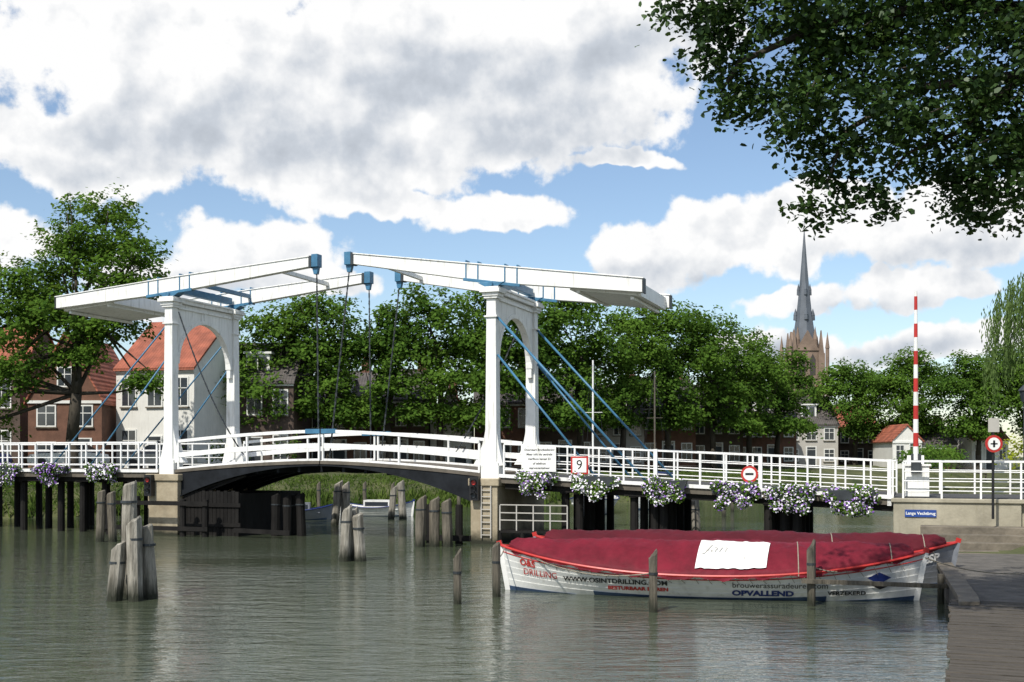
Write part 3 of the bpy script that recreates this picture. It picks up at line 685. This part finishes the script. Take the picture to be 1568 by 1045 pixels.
# ---------------------------------------------------------------- jetty & quay
p=empty('wooden_jetty',(3.45,9.0,0),-math.atan(.388)); mb=MB()
y=-4
while y<11.7:
    mb.b2(-.02+random.uniform(-.03,.03),2.1,y,y+.132,.46,.50+random.uniform(-.007,.007)); y+=.15
mb.b2(.05,.2,-4,11.7,.28,.458,1); mb.b2(1.8,1.95,-4,11.7,.28,.458,1)
for k in range(7): mb.cyl((.1,-3.5+k*2.5,-1.2),(.1,-3.5+k*2.5,.45),.1,.1,8,1)
mb.obj('planks_and_piles',p,['plank','pile2'])
p=empty('stone_quay'); mb=MB()
for i in range(30):
    y0=12+i*.6; y1=y0+.59; xa,xb=float(g_right(y0)),float(g_right(y1))
    lo=0.0 if y0>19 else .9
    mb.hexa([(xa-.1+lo,y0,-1.3),(xa+3.2,y0,-1.3),(xb+3.2,y1,-1.3),(xb-.1+lo,y1,-1.3),(xa-.1+lo,y0,.44),(xa+3.2,y0,.44),(xb+3.2,y1,.44),(xb-.1+lo,y1,.44)],1)
    if y0>19: mb.hexa([(xa-.16,y0,.443),(xa+.2,y0,.443),(xb+.2,y1,.443),(xb-.16,y1,.443),(xa-.16,y0,.56),(xa+.2,y0,.56),(xb+.2,y1,.56),(xb-.16,y1,.56)],0)
    mb.hexa([(xa+3.2,y0,-1),(xa+3.5,y0,-1),(xb+3.5,y1,-1),(xb+3.2,y1,-1),(xa+3.2,y0,1.72),(xa+3.5,y0,1.72),(xb+3.5,y1,1.72),(xb+3.2,y1,1.72)],0)
    mb.hexa([(xa+3.14,y0,1.723),(xa+3.56,y0,1.723),(xb+3.56,y1,1.723),(xb+3.14,y1,1.723),(xa+3.14,y0,1.82),(xa+3.56,y0,1.82),(xb+3.56,y1,1.82),(xb+3.14,y1,1.82)],0)
mb.obj('walls_and_paving',p,['stone','paving'],bevel=.012)
p=empty('quay_railing'); mb=MB()
for (x,y) in ((12.9,28.0),(11.6,25.2),(10.4,22.0)): mb.cyl((x,y,.3),(x,y,1.55),.06,.05,8)
mb.tube([(12.9,28,1.5),(11.6,25.2,1.5),(10.4,22,1.5)],[.03]*3,6); mb.obj('posts_and_rail',p,['darksteel'])
p=empty('round_traffic_sign',(13.95,33.0,0)); mb=MB(); mb.cyl((0,0,1.2),(0,0,4.15),.04,.04,8,2); mb.cyl((0,-.07,3.38),(0,-.045,3.38),.25,.25,28,1); mb.cyl((0,-.078,3.38),(0,-.071,3.38),.18,.18,28,0); mb.b2(-.03,.03,-.082,-.079,3.28,3.48,2); mb.b2(-.1,.1,-.082,-.079,3.36,3.40,2)
mb.b2(-.16,.16,-.06,-.045,3.72,4.12,3); mb.obj('post_and_disc',p,['white','red','black','plaster2'])
p=empty('street_lamp',(17.8,39.5,0)); mb=MB(); mb.cyl((0,0,1.2),(0,0,4.9),.06,.045,8); mb.cyl((0,0,1.2),(0,0,2.2),.09,.08,8); mb.cyl((0,0,4.9),(0,0,5.3),.10,.2,8,1); mb.cyl((0,0,5.3),(0,0,5.5),.24,.05,8); mb.obj('post_and_lantern',p,['darksteel','glass'])
def strip(name,pts,w,dz,mt):
    mb=MB()
    for i in range(len(pts)-1):
        d=Vector((pts[i+1][0]-pts[i][0],pts[i+1][1]-pts[i][1])).normalized(); n=Vector((-d.y,d.x))*w/2
        q=[(c[0]+n.x*sg,c[1]+n.y*sg,dz) for c,sg in ((pts[i],-1),(pts[i+1],-1),(pts[i+1],1),(pts[i],1))]
        mb.add(q,[(0,1,2,3)])
    return mb.obj(name,None,[mt])
strip('bank_street',[(-60,64),(-30,67),(-12,75.5),(0,82),(14,90)],5,2.30,'paving')
strip('quay_street',[(20,38.5),(26,50),(33,66),(43,88)],5,2.02,'paving')

# ---------------------------------------------------------------- houses
def house(name,x,y,w,dep,ze,zr,wall,roof,front=False,floors=2,nw=3,rz=0,door=True,dormer=False,chim=True,zb=2.0):
    p=empty(name,(x,y,zb),rz); he=ze-zb; hr=zr-zb; mb=MB()
    mb.b2(-w/2,w/2,0,dep,-.8,he)
    if front: mb.extr([(-w/2,he),(w/2,he),(0,hr)],'y',0,dep)
    else: mb.extr([(0,he),(dep,he),(dep/2,hr)],'x',-w/2,w/2)
    mb.obj('walls',p,[wall])
    mb=MB(); t=.16; ov=.22
    if front:
        sl=(hr-he)/(w/2)
        for sg in (-1,1):
            mb.extr([(sg*(w/2+ov),he-sl*ov+.02),(0,hr+.02),(0,hr+.02+t*1.2),(sg*(w/2+ov),he-sl*ov+.02+t)],'y',-.14,dep+.1)
    else:
        sl=(hr-he)/(dep/2)
        mb.extr([(-ov,he-sl*ov+.02),(dep/2,hr+.02),(dep/2,hr+.02+t*1.2),(-ov,he-sl*ov+.02+t)],'x',-w/2-.1,w/2+.1)
        mb.extr([(dep+ov,he-sl*ov+.02),(dep/2,hr+.02),(dep/2,hr+.02+t*1.2),(dep+ov,he-sl*ov+.02+t)],'x',-w/2-.1,w/2+.1)
    mb.obj('roof',p,[roof])
    mb=MB()
    fh=he/floors; ww=min(1.05,w/nw*.5)
    def win(cx,cz,ww,wh):
        mb.b2(cx-ww/2-.09,cx+ww/2+.09,-.05,.02,cz-wh/2-.09,cz+wh/2+.09,0)
        mb.b2(cx-ww/2,cx+ww/2,-.058,-.03,cz-wh/2,cz+wh/2,1)
        mb.b2(cx-.025,cx+.025,-.075,-.055,cz-wh/2,cz+wh/2,0); mb.b2(cx-ww/2,cx+ww/2,-.072,-.055,cz+wh*.12,cz+wh*.12+.05,0)
        mb.b2(cx-ww/2-.15,cx+ww/2+.15,-.12,.02,cz-wh/2-.17,cz-wh/2-.09,2)
    for f in range(floors):
        for i in range(nw):
            cx=-w/2+w*(i+.5)/nw
            if f==0 and door and i==nw//2:
                dh=min(2.0,fh*.8)
                mb.b2(cx-.55,cx+.55,-.06,.02,-.3,dh+.35,0); mb.b2(cx-.42,cx+.42,-.075,-.05,-.3,dh,3); mb.b2(cx-.42,cx+.42,-.072,-.05,dh+.05,dh+.28,1); continue
            win(cx,fh*f+fh*.55,ww,fh*.52)
    if front and hr-he>2: win(0,he+(hr-he)*.35,.8,1.1)
    mb.b2(-w/2-.02,w/2+.02,-.10,.0,he-.26,he-.08,0)
    if dormer and not front:
        cy=dep*.12; cz=he+(hr-he)*.35
        mb.b2(-.8,.8,cy,cy+2,cz-.5,cz+1.0,0); mb.b2(-.6,.6,cy-.02,cy,cz-.2,cz+.8,1); mb.b2(-.95,.95,cy-.15,cy+2.1,cz+1.0,cz+1.14,0); mb.b2(-.03,.03,cy-.035,cy-.02,cz-.2,cz+.8,0)
    mb.obj('windows_and_door',p,['frame','glass','stone','darksteel'])
    if chim:
        mb=MB(); cx=w*.32 if not front else 0; mb.b2(cx-.35,cx+.35,dep/2-.3,dep/2+.3,hr-.8,hr+.9); mb.b2(cx-.41,cx+.41,dep/2-.36,dep/2+.36,hr+.9,hr+1.0)
        for k in (-.15,.15): mb.cyl((cx+k,dep/2,hr+1.0),(cx+k,dep/2,hr+1.3),.1,.09,8,1)
        mb.obj('chimney',p,['brick','redtile'])
house('brick_house',-35.5,74,7,8,8.6,11.7,'brick2','redtile',nw=3,dormer=True)
house('gabled_brick_house',-27.9,71,4.6,8,6.6,10.6,'brick','redtile',front=True,nw=2)
house('white_house',-22.6,72,5.4,9,8.6,11.9,'plaster','redtile',nw=3,dormer=False,rz=rad(-12))
house('brick_house',-17.2,76,5.2,8,8.0,10.8,'brick2','greytile',nw=3,dormer=True)
house('brick_house',-12.6,83,4.6,8,6.9,9.4,'brick','greytile',nw=3,dormer=True)
house('brick_house',-8.2,84,4.0,8,7.2,9.6,'brick2','greytile',nw=3)
house('white_house',-4.6,85,3.0,8,5.8,8.0,'plaster','redtile',front=True,nw=2)
house('brick_house',-.6,88,4.6,8,7.2,9.6,'brick','greytile',nw=3,dormer=True)
house('brick_house',4.2,90,4.6,8,7.2,9.8,'brick2','greytile',nw=3)
house('plastered_house',8.7,93,4.2,8,6.4,9.0,'plaster2','greytile',nw=3,dormer=True)
house('brick_house',13.2,96,4.6,8,7.2,9.8,'brick','greytile',nw=3)
house('brick_house',18.0,100,4.6,8,6.8,9.4,'brick2','greytile',nw=3,dormer=True)
house('brick_house',24,108,6,8,6.6,9.2,'brick','greytile',nw=4,dormer=True)
house('plastered_house',30.5,116,5.5,8,6.3,9.2,'plaster2','greytile',nw=3,dormer=True)
house('brick_house',37,124,6,8,6.0,8.6,'brick2','redtile',nw=4)
house('white_house',38.2,110,2.8,6,4.6,6.0,'plaster','redtile',nw=2,floors=1,front=True,chim=False)
house('brick_house',42.5,114,4.0,6,4.3,6.0,'brick','greytile',nw=3,floors=1)
house('white_house',47.5,113,3.6,6,4.7,6.2,'plaster','redtile',nw=3,floors=1,chim=False)

p=empty('church_tower',(64.2,250,0)); mb=MB(); s=2.9
mb.b2(-s,s,-s,s,0,26.5); 
for sx in (-1,1):
    for sy in (-1,1):
        mb.b2(sx*s-.7,sx*s+.7,sy*s-.7,sy*s+.7,0,25.5); mb.extr([(sx*s-.55,25.5),(sx*s+.55,25.5),(sx*s,30.5)],'y',sy*s-.5,sy*s+.5)
        mb.cyl((sx*(s+1.1),sy*(s+1.1),10),(sx*(s+1.1),sy*(s+1.1),26.5),.45,.4,8); mb.cyl((sx*(s+1.1),sy*(s+1.1),26.5),(sx*(s+1.1),sy*(s+1.1),30),.5,.02,8)
        mb.cyl((sx*1.9,sy*1.9,26.5),(sx*1.9,sy*1.9,28.5),.55,.5,8); mb.cyl((sx*1.9,sy*1.9,28.5),(sx*1.9,sy*1.9,31.5),.55,.02,8)
for z in (14,20,26.1): mb.b2(-s-.25,s+.25,-s-.25,s+.25,z,z+.4)
for (x0,y0,ax) in ((0,-s-.05,'y'),(-s-.05,0,'x'),(s+.05,0,'x')):
    for k in (-1.1,1.1):
        pr=[(k-.6,20.8),(k+.6,20.8),(k+.6,24.2),(k,25.4),(k-.6,24.2)]
        mb.extr(pr,ax,(y0 if ax=='y' else x0)-.03,(y0 if ax=='y' else x0)+.03,1)
        pr=[(k-.5,15),(k+.5,15),(k+.5,18.2),(k,19.2),(k-.5,18.2)]
        mb.extr(pr,ax,(y0 if ax=='y' else x0)-.03,(y0 if ax=='y' else x0)+.03,1)
mb.extr([(-2.3,26.5),(2.3,26.5),(0,30.5)],'y',-s-.2,-s+.3)
mb.extr([(-2.3,26.5),(2.3,26.5),(0,30.5)],'x',-s-.2,-s+.3)
mb.b2(-7,7,4,40,0,11,0); mb.obj('belfry',p,['churchstone','louvre'])
mb=MB(); zz=[26.5,30,34,40,46,52,53.5]; rr=[2.9,2.35,1.75,1.1,.6,.14,.05]
for i in range(6): mb.cyl((0,0,zz[i]),(0,0,zz[i+1]),rr[i],rr[i+1],8)
for z,w in ((33,.5),(38.5,.38)):
    for a in range(4):
        an=a*math.pi/2; r=np.interp(z,zz,rr); c=Vector((math.cos(an)*r,math.sin(an)*r,z)); mb.cyl(c,c+Vector((0,0,1.1)),w,w*.9,4); mb.cyl(c+Vector((0,0,1.1)),c+Vector((0,0,2.6)),w,.02,4)
mb.cyl((0,0,53.5),(0,0,55.3),.06,.05,6); mb.box((0,0,54.7),(.8,.08,.1)); mb.obj('spire',p,['slate'])
mb=MB(); mb.extr([(-7.6,10.9),(7.6,10.9),(0,16)],'y',4,40); mb.obj('nave_roof',p,['slate'])

def car(x,y,z,rz,m_):
    p=empty('parked_car',(x,y,z),rz); mb=MB(); 
    body=[(-2.05,.35),(-2.1,.62),(-1.95,.84),(-1.1,.92),(1.3,.95),(2.0,.85),(2.1,.6),(2.05,.32)]
    mb.extr(body,'y',-.82,.82,0)
    a=[(-1.15,.92),(-.55,1.42),(.9,1.44),(1.6,.94)]
    vs=[(q[0],-.78 if k in(0,3) else -.62,q[1]) for k,q in enumerate(a)]+[(q[0],.78 if k in(0,3) else .62,q[1]) for k,q in enumerate(a)]
    mb.add(vs,[(0,1,2,3),(7,6,5,4),(0,4,5,1),(2,6,7,3)],1); mb.add(vs,[(1,5,6,2)],0)
    mb.b2(.1,.18,-.75,.75,.92,1.43,0)
    for xx in (-1.3,1.3):
        for yy in (-.84,.66): mb.cyl((xx,yy,.32),(xx,yy+.18,.32),.32,.32,16,2)
    mb.b2(-2.12,-2.08,-.7,-.45,.6,.72,3); mb.b2(-2.12,-2.08,.45,.7,.6,.72,3)
    mb.obj('body',p,[m_,'glass','black','white'],bevel=.03)
car(-25.5,65.5,2.3,.1,'white'); car(-20.8,67,2.25,.1,'plaster2'); car(-31,65,2.3,.1,'signblue')
for x,y,m_ in ((25,49,'plaster2'),(28,56,'black'),(31,63,'white'),(34,70,'signblue'),(37,77,'plaster2'),(40,84,'red')): car(x,y,2.03,rad(66),m_)

# ---------------------------------------------------------------- trees
def tree(name,base,top,r0,lobes,dens,leaf,matn,seed=0,shape='quad',cr=.55,gap=-.36):
    p=empty(name); mb=MB(); skeleton(mb,base,top,r0,lobes,seed); mb.obj('trunk_and_limbs',p,['bark'],smooth=True)
    C,Nn=crown_pts(lobes,dens,cr,gap); V,k=leafverts(C,Nn,leaf*rng.uniform(.6,1.25,len(C)),shape); npmesh('foliage',V,k,[matn],None,p); print(name,len(C)); return p
lob=[(-22.3,62,15.7,2.5,2.5),(-20.7,61.8,13.8,2.2,1.9),(-23.8,62.5,13.6,2.9,2.5),(-20.8,61.6,12.0,2.3,1.7),(-26.9,62.5,12.2,2.8,2.1),(-27.8,62.2,10.0,2.9,2.0),(-24.8,61.5,10.4,2.9,1.8),(-30.6,62,9.8,2.6,2.3),(-21.8,62,10.0,2.0,1.2),(-19.8,61.8,7.0,1.3,.8),(-29.2,61,5.4,2.4,2.3),(-31.5,61,4.2,2.2,2.0),(-26.8,61,7.4,2.0,1.4),(-23.4,61.5,8.4,1.7,1.0),(-30,61.5,7.5,2.2,1.6)]
tree('large_tree',(-24.0,62,1.4),(-23.6,62,11.5),.36,lob,150,.235,'leaf',1,cr=.52,gap=-.34)
tree('bush',(-24.5,59.5,.9),(-24.5,59.5,2.0),.08,[(-24.5,59.5,2.0,1.1,.9),(-27,58.5,1.8,1.3,1.0),(-30,58,2.0,1.4,1.2)],160,.16,'leaf',3,cr=.35)
T=[(-16.2,78,13.9,3.2),(-12.7,79,14.9,3.2),(-8.7,80,14.0,3.0),(-5.0,80,15.3,3.2),(-1.8,82,16.1,3.4),(1.7,84,14.7,3.0),(5.1,86,15.9,3.3),(8.8,90,14.8,3.4),(12.7,92,15.9,3.6),(16.8,95,15.4,3.6),(20.6,99,14.0,3.4),(24.2,104,13.0,3.1),(35.6,118,13.3,3.7),(40.6,117,14.2,4.1),(46,112,13.6,3.8),(50.5,112,14.8,4.2),(55.5,115,14.2,4.2)]
p=empty('row_of_distant_trees'); mb=MB(); CC=[];NN=[]
for i,(x,y,zt,r) in enumerate(T):
    R=random.Random(i*7+1)
    h=zt-5.0; lob=[(x,y,zt-r*.74,r*.76,r*.74),(x-r*.58,y-.3,zt-h*.48,r*.80,r*.66),(x+r*.6,y+.4,zt-h*.46,r*.82,r*.64),(x+R.uniform(-1,1),y-1.2,zt-h*.70,r*.80,r*.52),(x+R.uniform(-2,2),y-.5,zt-h*.88,r*.68,r*.34),(x+R.uniform(-2,2),y,zt-r*.5,r*.5,r*.5),(x+R.uniform(-2.5,2.5),y-.8,zt-h*.92,r*.6,r*.3)]
    lob=[(a+R.uniform(-.4,.4),b,c+R.uniform(-.3,.3),d*R.uniform(.9,1.12),e) for a,b,c,d,e in lob]
    skeleton(mb,(x,y,1.6),(x,y,zt-r*1.5),.26,lob,i); c,n_=crown_pts(lob,76,.62,-.34); CC.append(c);NN.append(n_)
mb.obj('trunks',p,['bark'],smooth=True)
C=np.vstack(CC);Nn=np.vstack(NN); V,k=leafverts(C,Nn,.30*rng.uniform(.6,1.25,len(C))); npmesh('foliage',V,k,['leafrow'],None,p)
print('row leaves',len(C))
tree('yellow_green_shrub',(20.2,43,1.5),(20.2,43,3),.08,[(19.6,43,2.9,1.1,1.1),(20.9,43,3.3,1.3,1.2),(22.3,43,3.0,1.3,1.4)],160,.15,'leafyel',9,cr=.35)
tree('small_bank_tree',(25.0,46,1.5),(25,46,5),.15,[(24.0,46,5.2,1.5,1.6),(25.5,46,6.2,1.8,1.6)],100,.2,'leaf',11,cr=.4)
tree('garden_shrub',(-17.5,70,1.5),(-17.5,70,2.5),.08,[(-17.5,70,3.2,1.3,1.2),(-20.6,69,3.0,1.0,.9),(-14.2,72,3.2,1.2,1.4)],100,.2,'leaf',12,cr=.4)
tree('hedge',(30,72,1.5),(30,72,2.2),.05,[(27+i*1.7,75+i*3.6,2.9,1.4,1.0) for i in range(8)],70,.24,'leafrow',14,cr=.5)
p=empty('willow_tree'); mb=MB(); skeleton(mb,(24.4,50,1.5),(24.2,50,9.5),.35,[(24.2,50,10.2,2.5,1.2)],5); mb.obj('trunk_and_limbs',p,['bark'],smooth=True)
Cs=[]
for i in range(480):
    a=rng.uniform(0,2*math.pi); r=3.3*math.sqrt(rng.random()); x=24.6+r*math.cos(a); y=50+r*math.sin(a); z=12.0-2.0*(r/3.4)**2-rng.random()*.9
    L=rng.uniform(1.2,4.8)*(.5+.5*r/3.4); m_=int(L/.06); u=np.linspace(0,1,m_); out=.35*np.sqrt(u)
    Cs.append(np.stack([x+out*math.cos(a)+rng.normal(size=m_)*.07,y+out*math.sin(a)+rng.normal(size=m_)*.07,z-u*L],-1))
C=np.vstack(Cs); V,k=leafverts(C,rng.normal(size=(len(C),3))*np.array([1,1,.3]),.23,'narrow',axis=np.array([0,0,-1.])); npmesh('foliage',V,k,['leafwil'],None,p)

# overhanging tree on the quay, branches reaching left over the water
outline=[(2.05,10.6),(2.02,9.0),(2.2,8.68),(2.55,8.3),(2.68,8.0),(2.66,7.62),(3.0,7.5),(3.35,7.45),(3.55,7.1),(3.9,6.95),(4.2,6.85),(4.9,6.95),(5.3,6.75),(5.7,6.6),(6.0,6.3),(6.35,6.1),(6.75,6.5),(8.6,6.4),(9.6,7.0),(9.6,11.4),(4,11.8)]
def inside(x,z,poly):
    c=False; j=len(poly)-1
    for i in range(len(poly)):
        xi,zi=poly[i]; xj,zj=poly[j]
        if (zi>z)!=(zj>z) and x<(xj-xi)*(z-zi)/(zj-zi)+xi: c=not c
        j=i
    return c
cl=[]
while len(cl)<1350:
    x=rng.uniform(1.9,9.6); z=rng.uniform(6.0,11.8)
    if not inside(x,z,outline): continue
    hole=mn.noise(Vector((x*1.6,3.1,z*1.6)))
    edge=max(0,(x-4.0)*.22+(z-8)*.25)
    if hole<-.20-edge: continue
    sp=.3+.55*max(0,min(2.2,(x-3.2)*.35+(z-7.6)*.3))
    cl.append((x,15+rng.normal()*sp,z,rng.uniform(.14,.30)))
for pts in ([(4.25,7.1),(4.2,6.75),(4.12,6.55),(4.3,6.5),(3.95,6.3),(3.8,6.28),(4.05,6.12),(4.3,6.25),(4.5,6.42)],[(4.6,6.7),(4.75,6.45),(4.85,6.28),(4.95,6.22),(4.7,6.55)],[(6.1,6.4),(6.2,6.2),(6.15,6.1),(6.3,6.15)]):
    for (x,z) in pts:
        for q in range(2): cl.append((x+rng.normal()*.06,15+rng.normal()*.15,z+rng.normal()*.04,.14))
Cs=[];Ns=[]
for (x,y,z,r) in cl:
    m_=int(560*r**1.5*.75)+8; Cs.append(np.array([x,y,z])+rng.normal(size=(m_,3))*r*np.array([.62,.62,.5])); Ns.append(np.array([0,-.1,.75])+rng.normal(size=(m_,3))*.55)
C=np.vstack(Cs);Nn=np.vstack(Ns); print('fg leaves',len(C))
p=empty('overhanging_tree')
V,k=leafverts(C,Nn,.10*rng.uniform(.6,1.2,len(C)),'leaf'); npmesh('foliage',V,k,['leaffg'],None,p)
mb=MB()
mb.tube([(9.9,15.6,.3),(9.7,15.5,3.5),(9.4,15.3,6.5),(9.2,15.2,9.0),(9.0,15.1,11.0)],[.42,.34,.30,.24,.12],12)
def limb(pts,r):
    mb.tube([Vector(q) for q in pts],[r*(1-.88*i/(len(pts)-1)) for i in range(len(pts))],7)
limb([(9.4,15.3,6.8),(8.2,15.3,7.7),(6.8,15.2,8.1),(5.4,15.1,7.9),(4.4,15,7.3),(4.15,15,6.6)],.11)
limb([(9.2,15.2,8.6),(7.6,15.5,9.1),(5.8,15.4,9.1),(4.2,15.2,8.8),(3.0,15,8.2),(2.75,15,7.8)],.12)
limb([(9.1,15.2,9.4),(7.0,15.5,10.2),(4.8,15.4,9.9),(3.1,15.1,9.4),(2.2,15,9.0)],.11)
limb([(9.4,15.3,6.4),(8.4,15.3,7.1),(7.2,15.1,7.2),(6.3,15,6.8),(6.2,15,6.2)],.08)
limb([(6.8,15.2,8.1),(5.9,15.1,7.3),(5.2,15,7.0),(4.8,15,6.5)],.05)
R=random.Random(3)
for (x,y,z,r) in cl[:1200:5]:
    mb.cyl((x,y,z),(x+R.uniform(.1,.3),y+R.uniform(-.1,.1),z+R.uniform(.05,.25)),.008,.014,4)
mb.obj('trunk_and_limbs',p,['bark'],smooth=True)

# ---------------------------------------------------------------- sun, world, camera
sd=Vector((-.40,-.66,.90)).normalized()
sl=bpy.data.lights.new('sun','SUN'); sl.energy=4.9; sl.angle=rad(.5); sl.color=(1,.955,.88)
so=bpy.data.objects.new('sun',sl); COL.objects.link(so); so.rotation_euler=sd.to_track_quat('Z','Y').to_euler()
w=bpy.data.worlds.new('World'); scene.world=w; w.use_nodes=True; nt=w.node_tree; nt.nodes.clear()
L=nt.links.new
def nd(t): return nt.nodes.new(t)
def mth(op,a,b=None,c=None,clamp=False):
    n=nd('ShaderNodeMath'); n.operation=op; n.use_clamp=clamp
    for i,v in enumerate((a,b,c)):
        if v is None: continue
        if isinstance(v,(int,float)): n.inputs[i].default_value=v
        else: L(v,n.inputs[i])
    return n.outputs[0]
def vm(op,a,b=None):
    n=nd('ShaderNodeVectorMath'); n.operation=op
    for i,v in enumerate((a,b)):
        if v is None: continue
        if isinstance(v,tuple): n.inputs[i].default_value=v
        else: L(v,n.inputs[i])
    return n
def maprange(v,a,b_,c=0,d=1,smooth=True):
    n=nd('ShaderNodeMapRange'); 
    if smooth: n.interpolation_type='SMOOTHSTEP'
    L(v,n.inputs[0]); n.inputs[1].default_value=a; n.inputs[2].default_value=b_; n.inputs[3].default_value=c; n.inputs[4].default_value=d; return n.outputs[0]
sky=nd('ShaderNodeTexSky'); sky.sky_type='NISHITA'; sky.sun_disc=False
sky.sun_elevation=math.asin(sd.z); sky.sun_rotation=math.atan2(sd.x,sd.y); sky.air_density=1.0; sky.dust_density=.6; sky.ozone_density=1.5
bg1=nd('ShaderNodeBackground'); bg1.inputs['Strength'].default_value=.15; L(sky.outputs[0],bg1.inputs['Color'])
tc=nd('ShaderNodeTexCoord'); D=tc.outputs['Generated']; sx=nd('ShaderNodeSeparateXYZ'); L(D,sx.inputs[0])
az=mth('MULTIPLY',mth('ARCTAN2',sx.outputs[0],sx.outputs[1]),57.2958); el=mth('MULTIPLY',mth('ARCSINE',sx.outputs[2]),57.2958)
cb=nd('ShaderNodeCombineXYZ'); L(az,cb.inputs[0]); L(el,cb.inputs[1]); P0=cb.outputs[0]
def fbm(vec,scale,detail,rough=.6):
    n=nd('ShaderNodeTexNoise'); n.inputs['Scale'].default_value=scale; n.inputs['Detail'].default_value=detail; n.inputs['Roughness'].default_value=rough; L(vec,n.inputs['Vector']); return n
wn=fbm(D,11,4,.6); wv=vm('SUBTRACT',wn.outputs['Color'],(.5,.5,.5)).outputs[0]; wv=vm('MULTIPLY',wv,(5.5,3.6,0)).outputs[0]
Pw=vm('ADD',P0,wv).outputs[0]
def blobs(lst,vec):
    acc=None
    for (a,e,ra,re) in lst:
        d=vm('SUBTRACT',vec,(a,e,0)).outputs[0]; d=vm('MULTIPLY',d,(1/ra,1/re,0)).outputs[0]; ln=vm('LENGTH',d).outputs['Value']
        v=mth('SUBTRACT',1.0,ln)
        if acc is None: acc=v
        else:
            n=nd('ShaderNodeMath'); n.operation='SMOOTH_MAX'; L(acc,n.inputs[0]); L(v,n.inputs[1]); n.inputs[2].default_value=.12; acc=n.outputs[0]
    return acc
clouds=[(-16,18.5,9,5.2),(-6,19,9,4.8),(2.5,19,7.2,4.6),(-20,14.4,6.0,2.5),(-9,14.7,9,2.5),(0,16.0,7.2,2.1),(8,21.8,5,3.0),(-1.4,12.0,4.2,1.05),(-7,12.5,4,.8),
 (-12.5,9.8,4.8,2.2),(-16.5,8.4,4,1.6),(-8.6,8.6,2.6,1.1),(-24,10.0,2.6,1.5),(7.0,9.8,3.4,1.8),(11.0,11.0,3.8,2.0),(15.5,11.2,4,2.2),(21,10.6,5,2.2),
 (14.5,7.7,3.0,.8),(20,8.0,4.0,1.0),(13,5.7,3.4,1.0),(20.5,5.2,6,1.0),(5.5,14.4,4,.5)]
cv=blobs(clouds,Pw)
oa=maprange(mth('ABSOLUTE',az),25,34); oe=maprange(el,24,32)
G=mth('MULTIPLY_ADD',mth('MAXIMUM',oa,oe),1.12,-1.1)
cv=mth('MAXIMUM',cv,G)
nA=fbm(D,24,8,.58)
nf=mth('SUBTRACT',nA.outputs['Fac'],.5)
dens=mth('MULTIPLY_ADD',nf,1.35,cv)
al=maprange(dens,-.04,.19)
belly=blobs([(-11,15.3,12,2.8),(1,16.0,9,2.3),(-3,18.0,9,2.2),(9,9.0,5,.9),(15,9.4,4,1.0),(21,9.2,4,1.0),(-12.5,7.9,5,1.0),(16,5.0,8,.8),(7,19.8,5,1.6),(20,7.0,5,.7),(-22,13.2,4,.8)],vm('ADD',P0,vm('MULTIPLY',wv,(.4,.4,0)).outputs[0]).outputs[0])
bm_=maprange(belly,-.45,.8)
Dv=vm('ADD',D,(-.009,0,.014)).outputs[0]; nB=fbm(D,15,6,.52); nC=fbm(Dv,15,6,.52)
rel=mth('SUBTRACT',nB.outputs['Fac'],nC.outputs['Fac'])
edge=maprange(dens,.1,.75,.0,1.0)
br=mth('MULTIPLY_ADD',rel,1.15,1.03)
br=mth('SUBTRACT',br,mth('MULTIPLY',bm_,.25))
br=mth('SUBTRACT',br,mth('MULTIPLY',edge,.09))
br=mth('MULTIPLY_ADD',nf,.22,br)
cr=nd('ShaderNodeValToRGB'); e=cr.color_ramp.elements; e[0].position=.35; e[0].color=(.38,.42,.48,1); e[1].position=.95; e[1].color=(1.0,1.0,1.0,1); x_=e.new(.66); x_.color=(.60,.645,.71,1)
L(br,cr.inputs[0])
bg2=nd('ShaderNodeBackground'); L(cr.outputs[0],bg2.inputs['Color']); bg2.inputs['Strength'].default_value=1.0
fade=maprange(el,0,5,smooth=False)
af=mth('MULTIPLY',al,fade)
mx=nd('ShaderNodeMixShader'); L(af,mx.inputs[0]); L(bg1.outputs[0],mx.inputs[1]); L(bg2.outputs[0],mx.inputs[2])
ow=nd('ShaderNodeOutputWorld'); L(mx.outputs[0],ow.inputs['Surface'])
w.cycles.sampling_method='MANUAL'; w.cycles.sample_map_resolution=512

cam=bpy.data.cameras.new('camera'); co=bpy.data.objects.new('camera',cam); COL.objects.link(co)
co.location=(0,0,3.0); co.rotation_euler=(rad(90),0,0); cam.lens=40; cam.sensor_width=36; cam.shift_y=.1132; cam.clip_end=8000; cam.clip_start=.1
scene.camera=co
scene.view_settings.view_transform='Standard'; scene.view_settings.look='None'; scene.view_settings.exposure=0
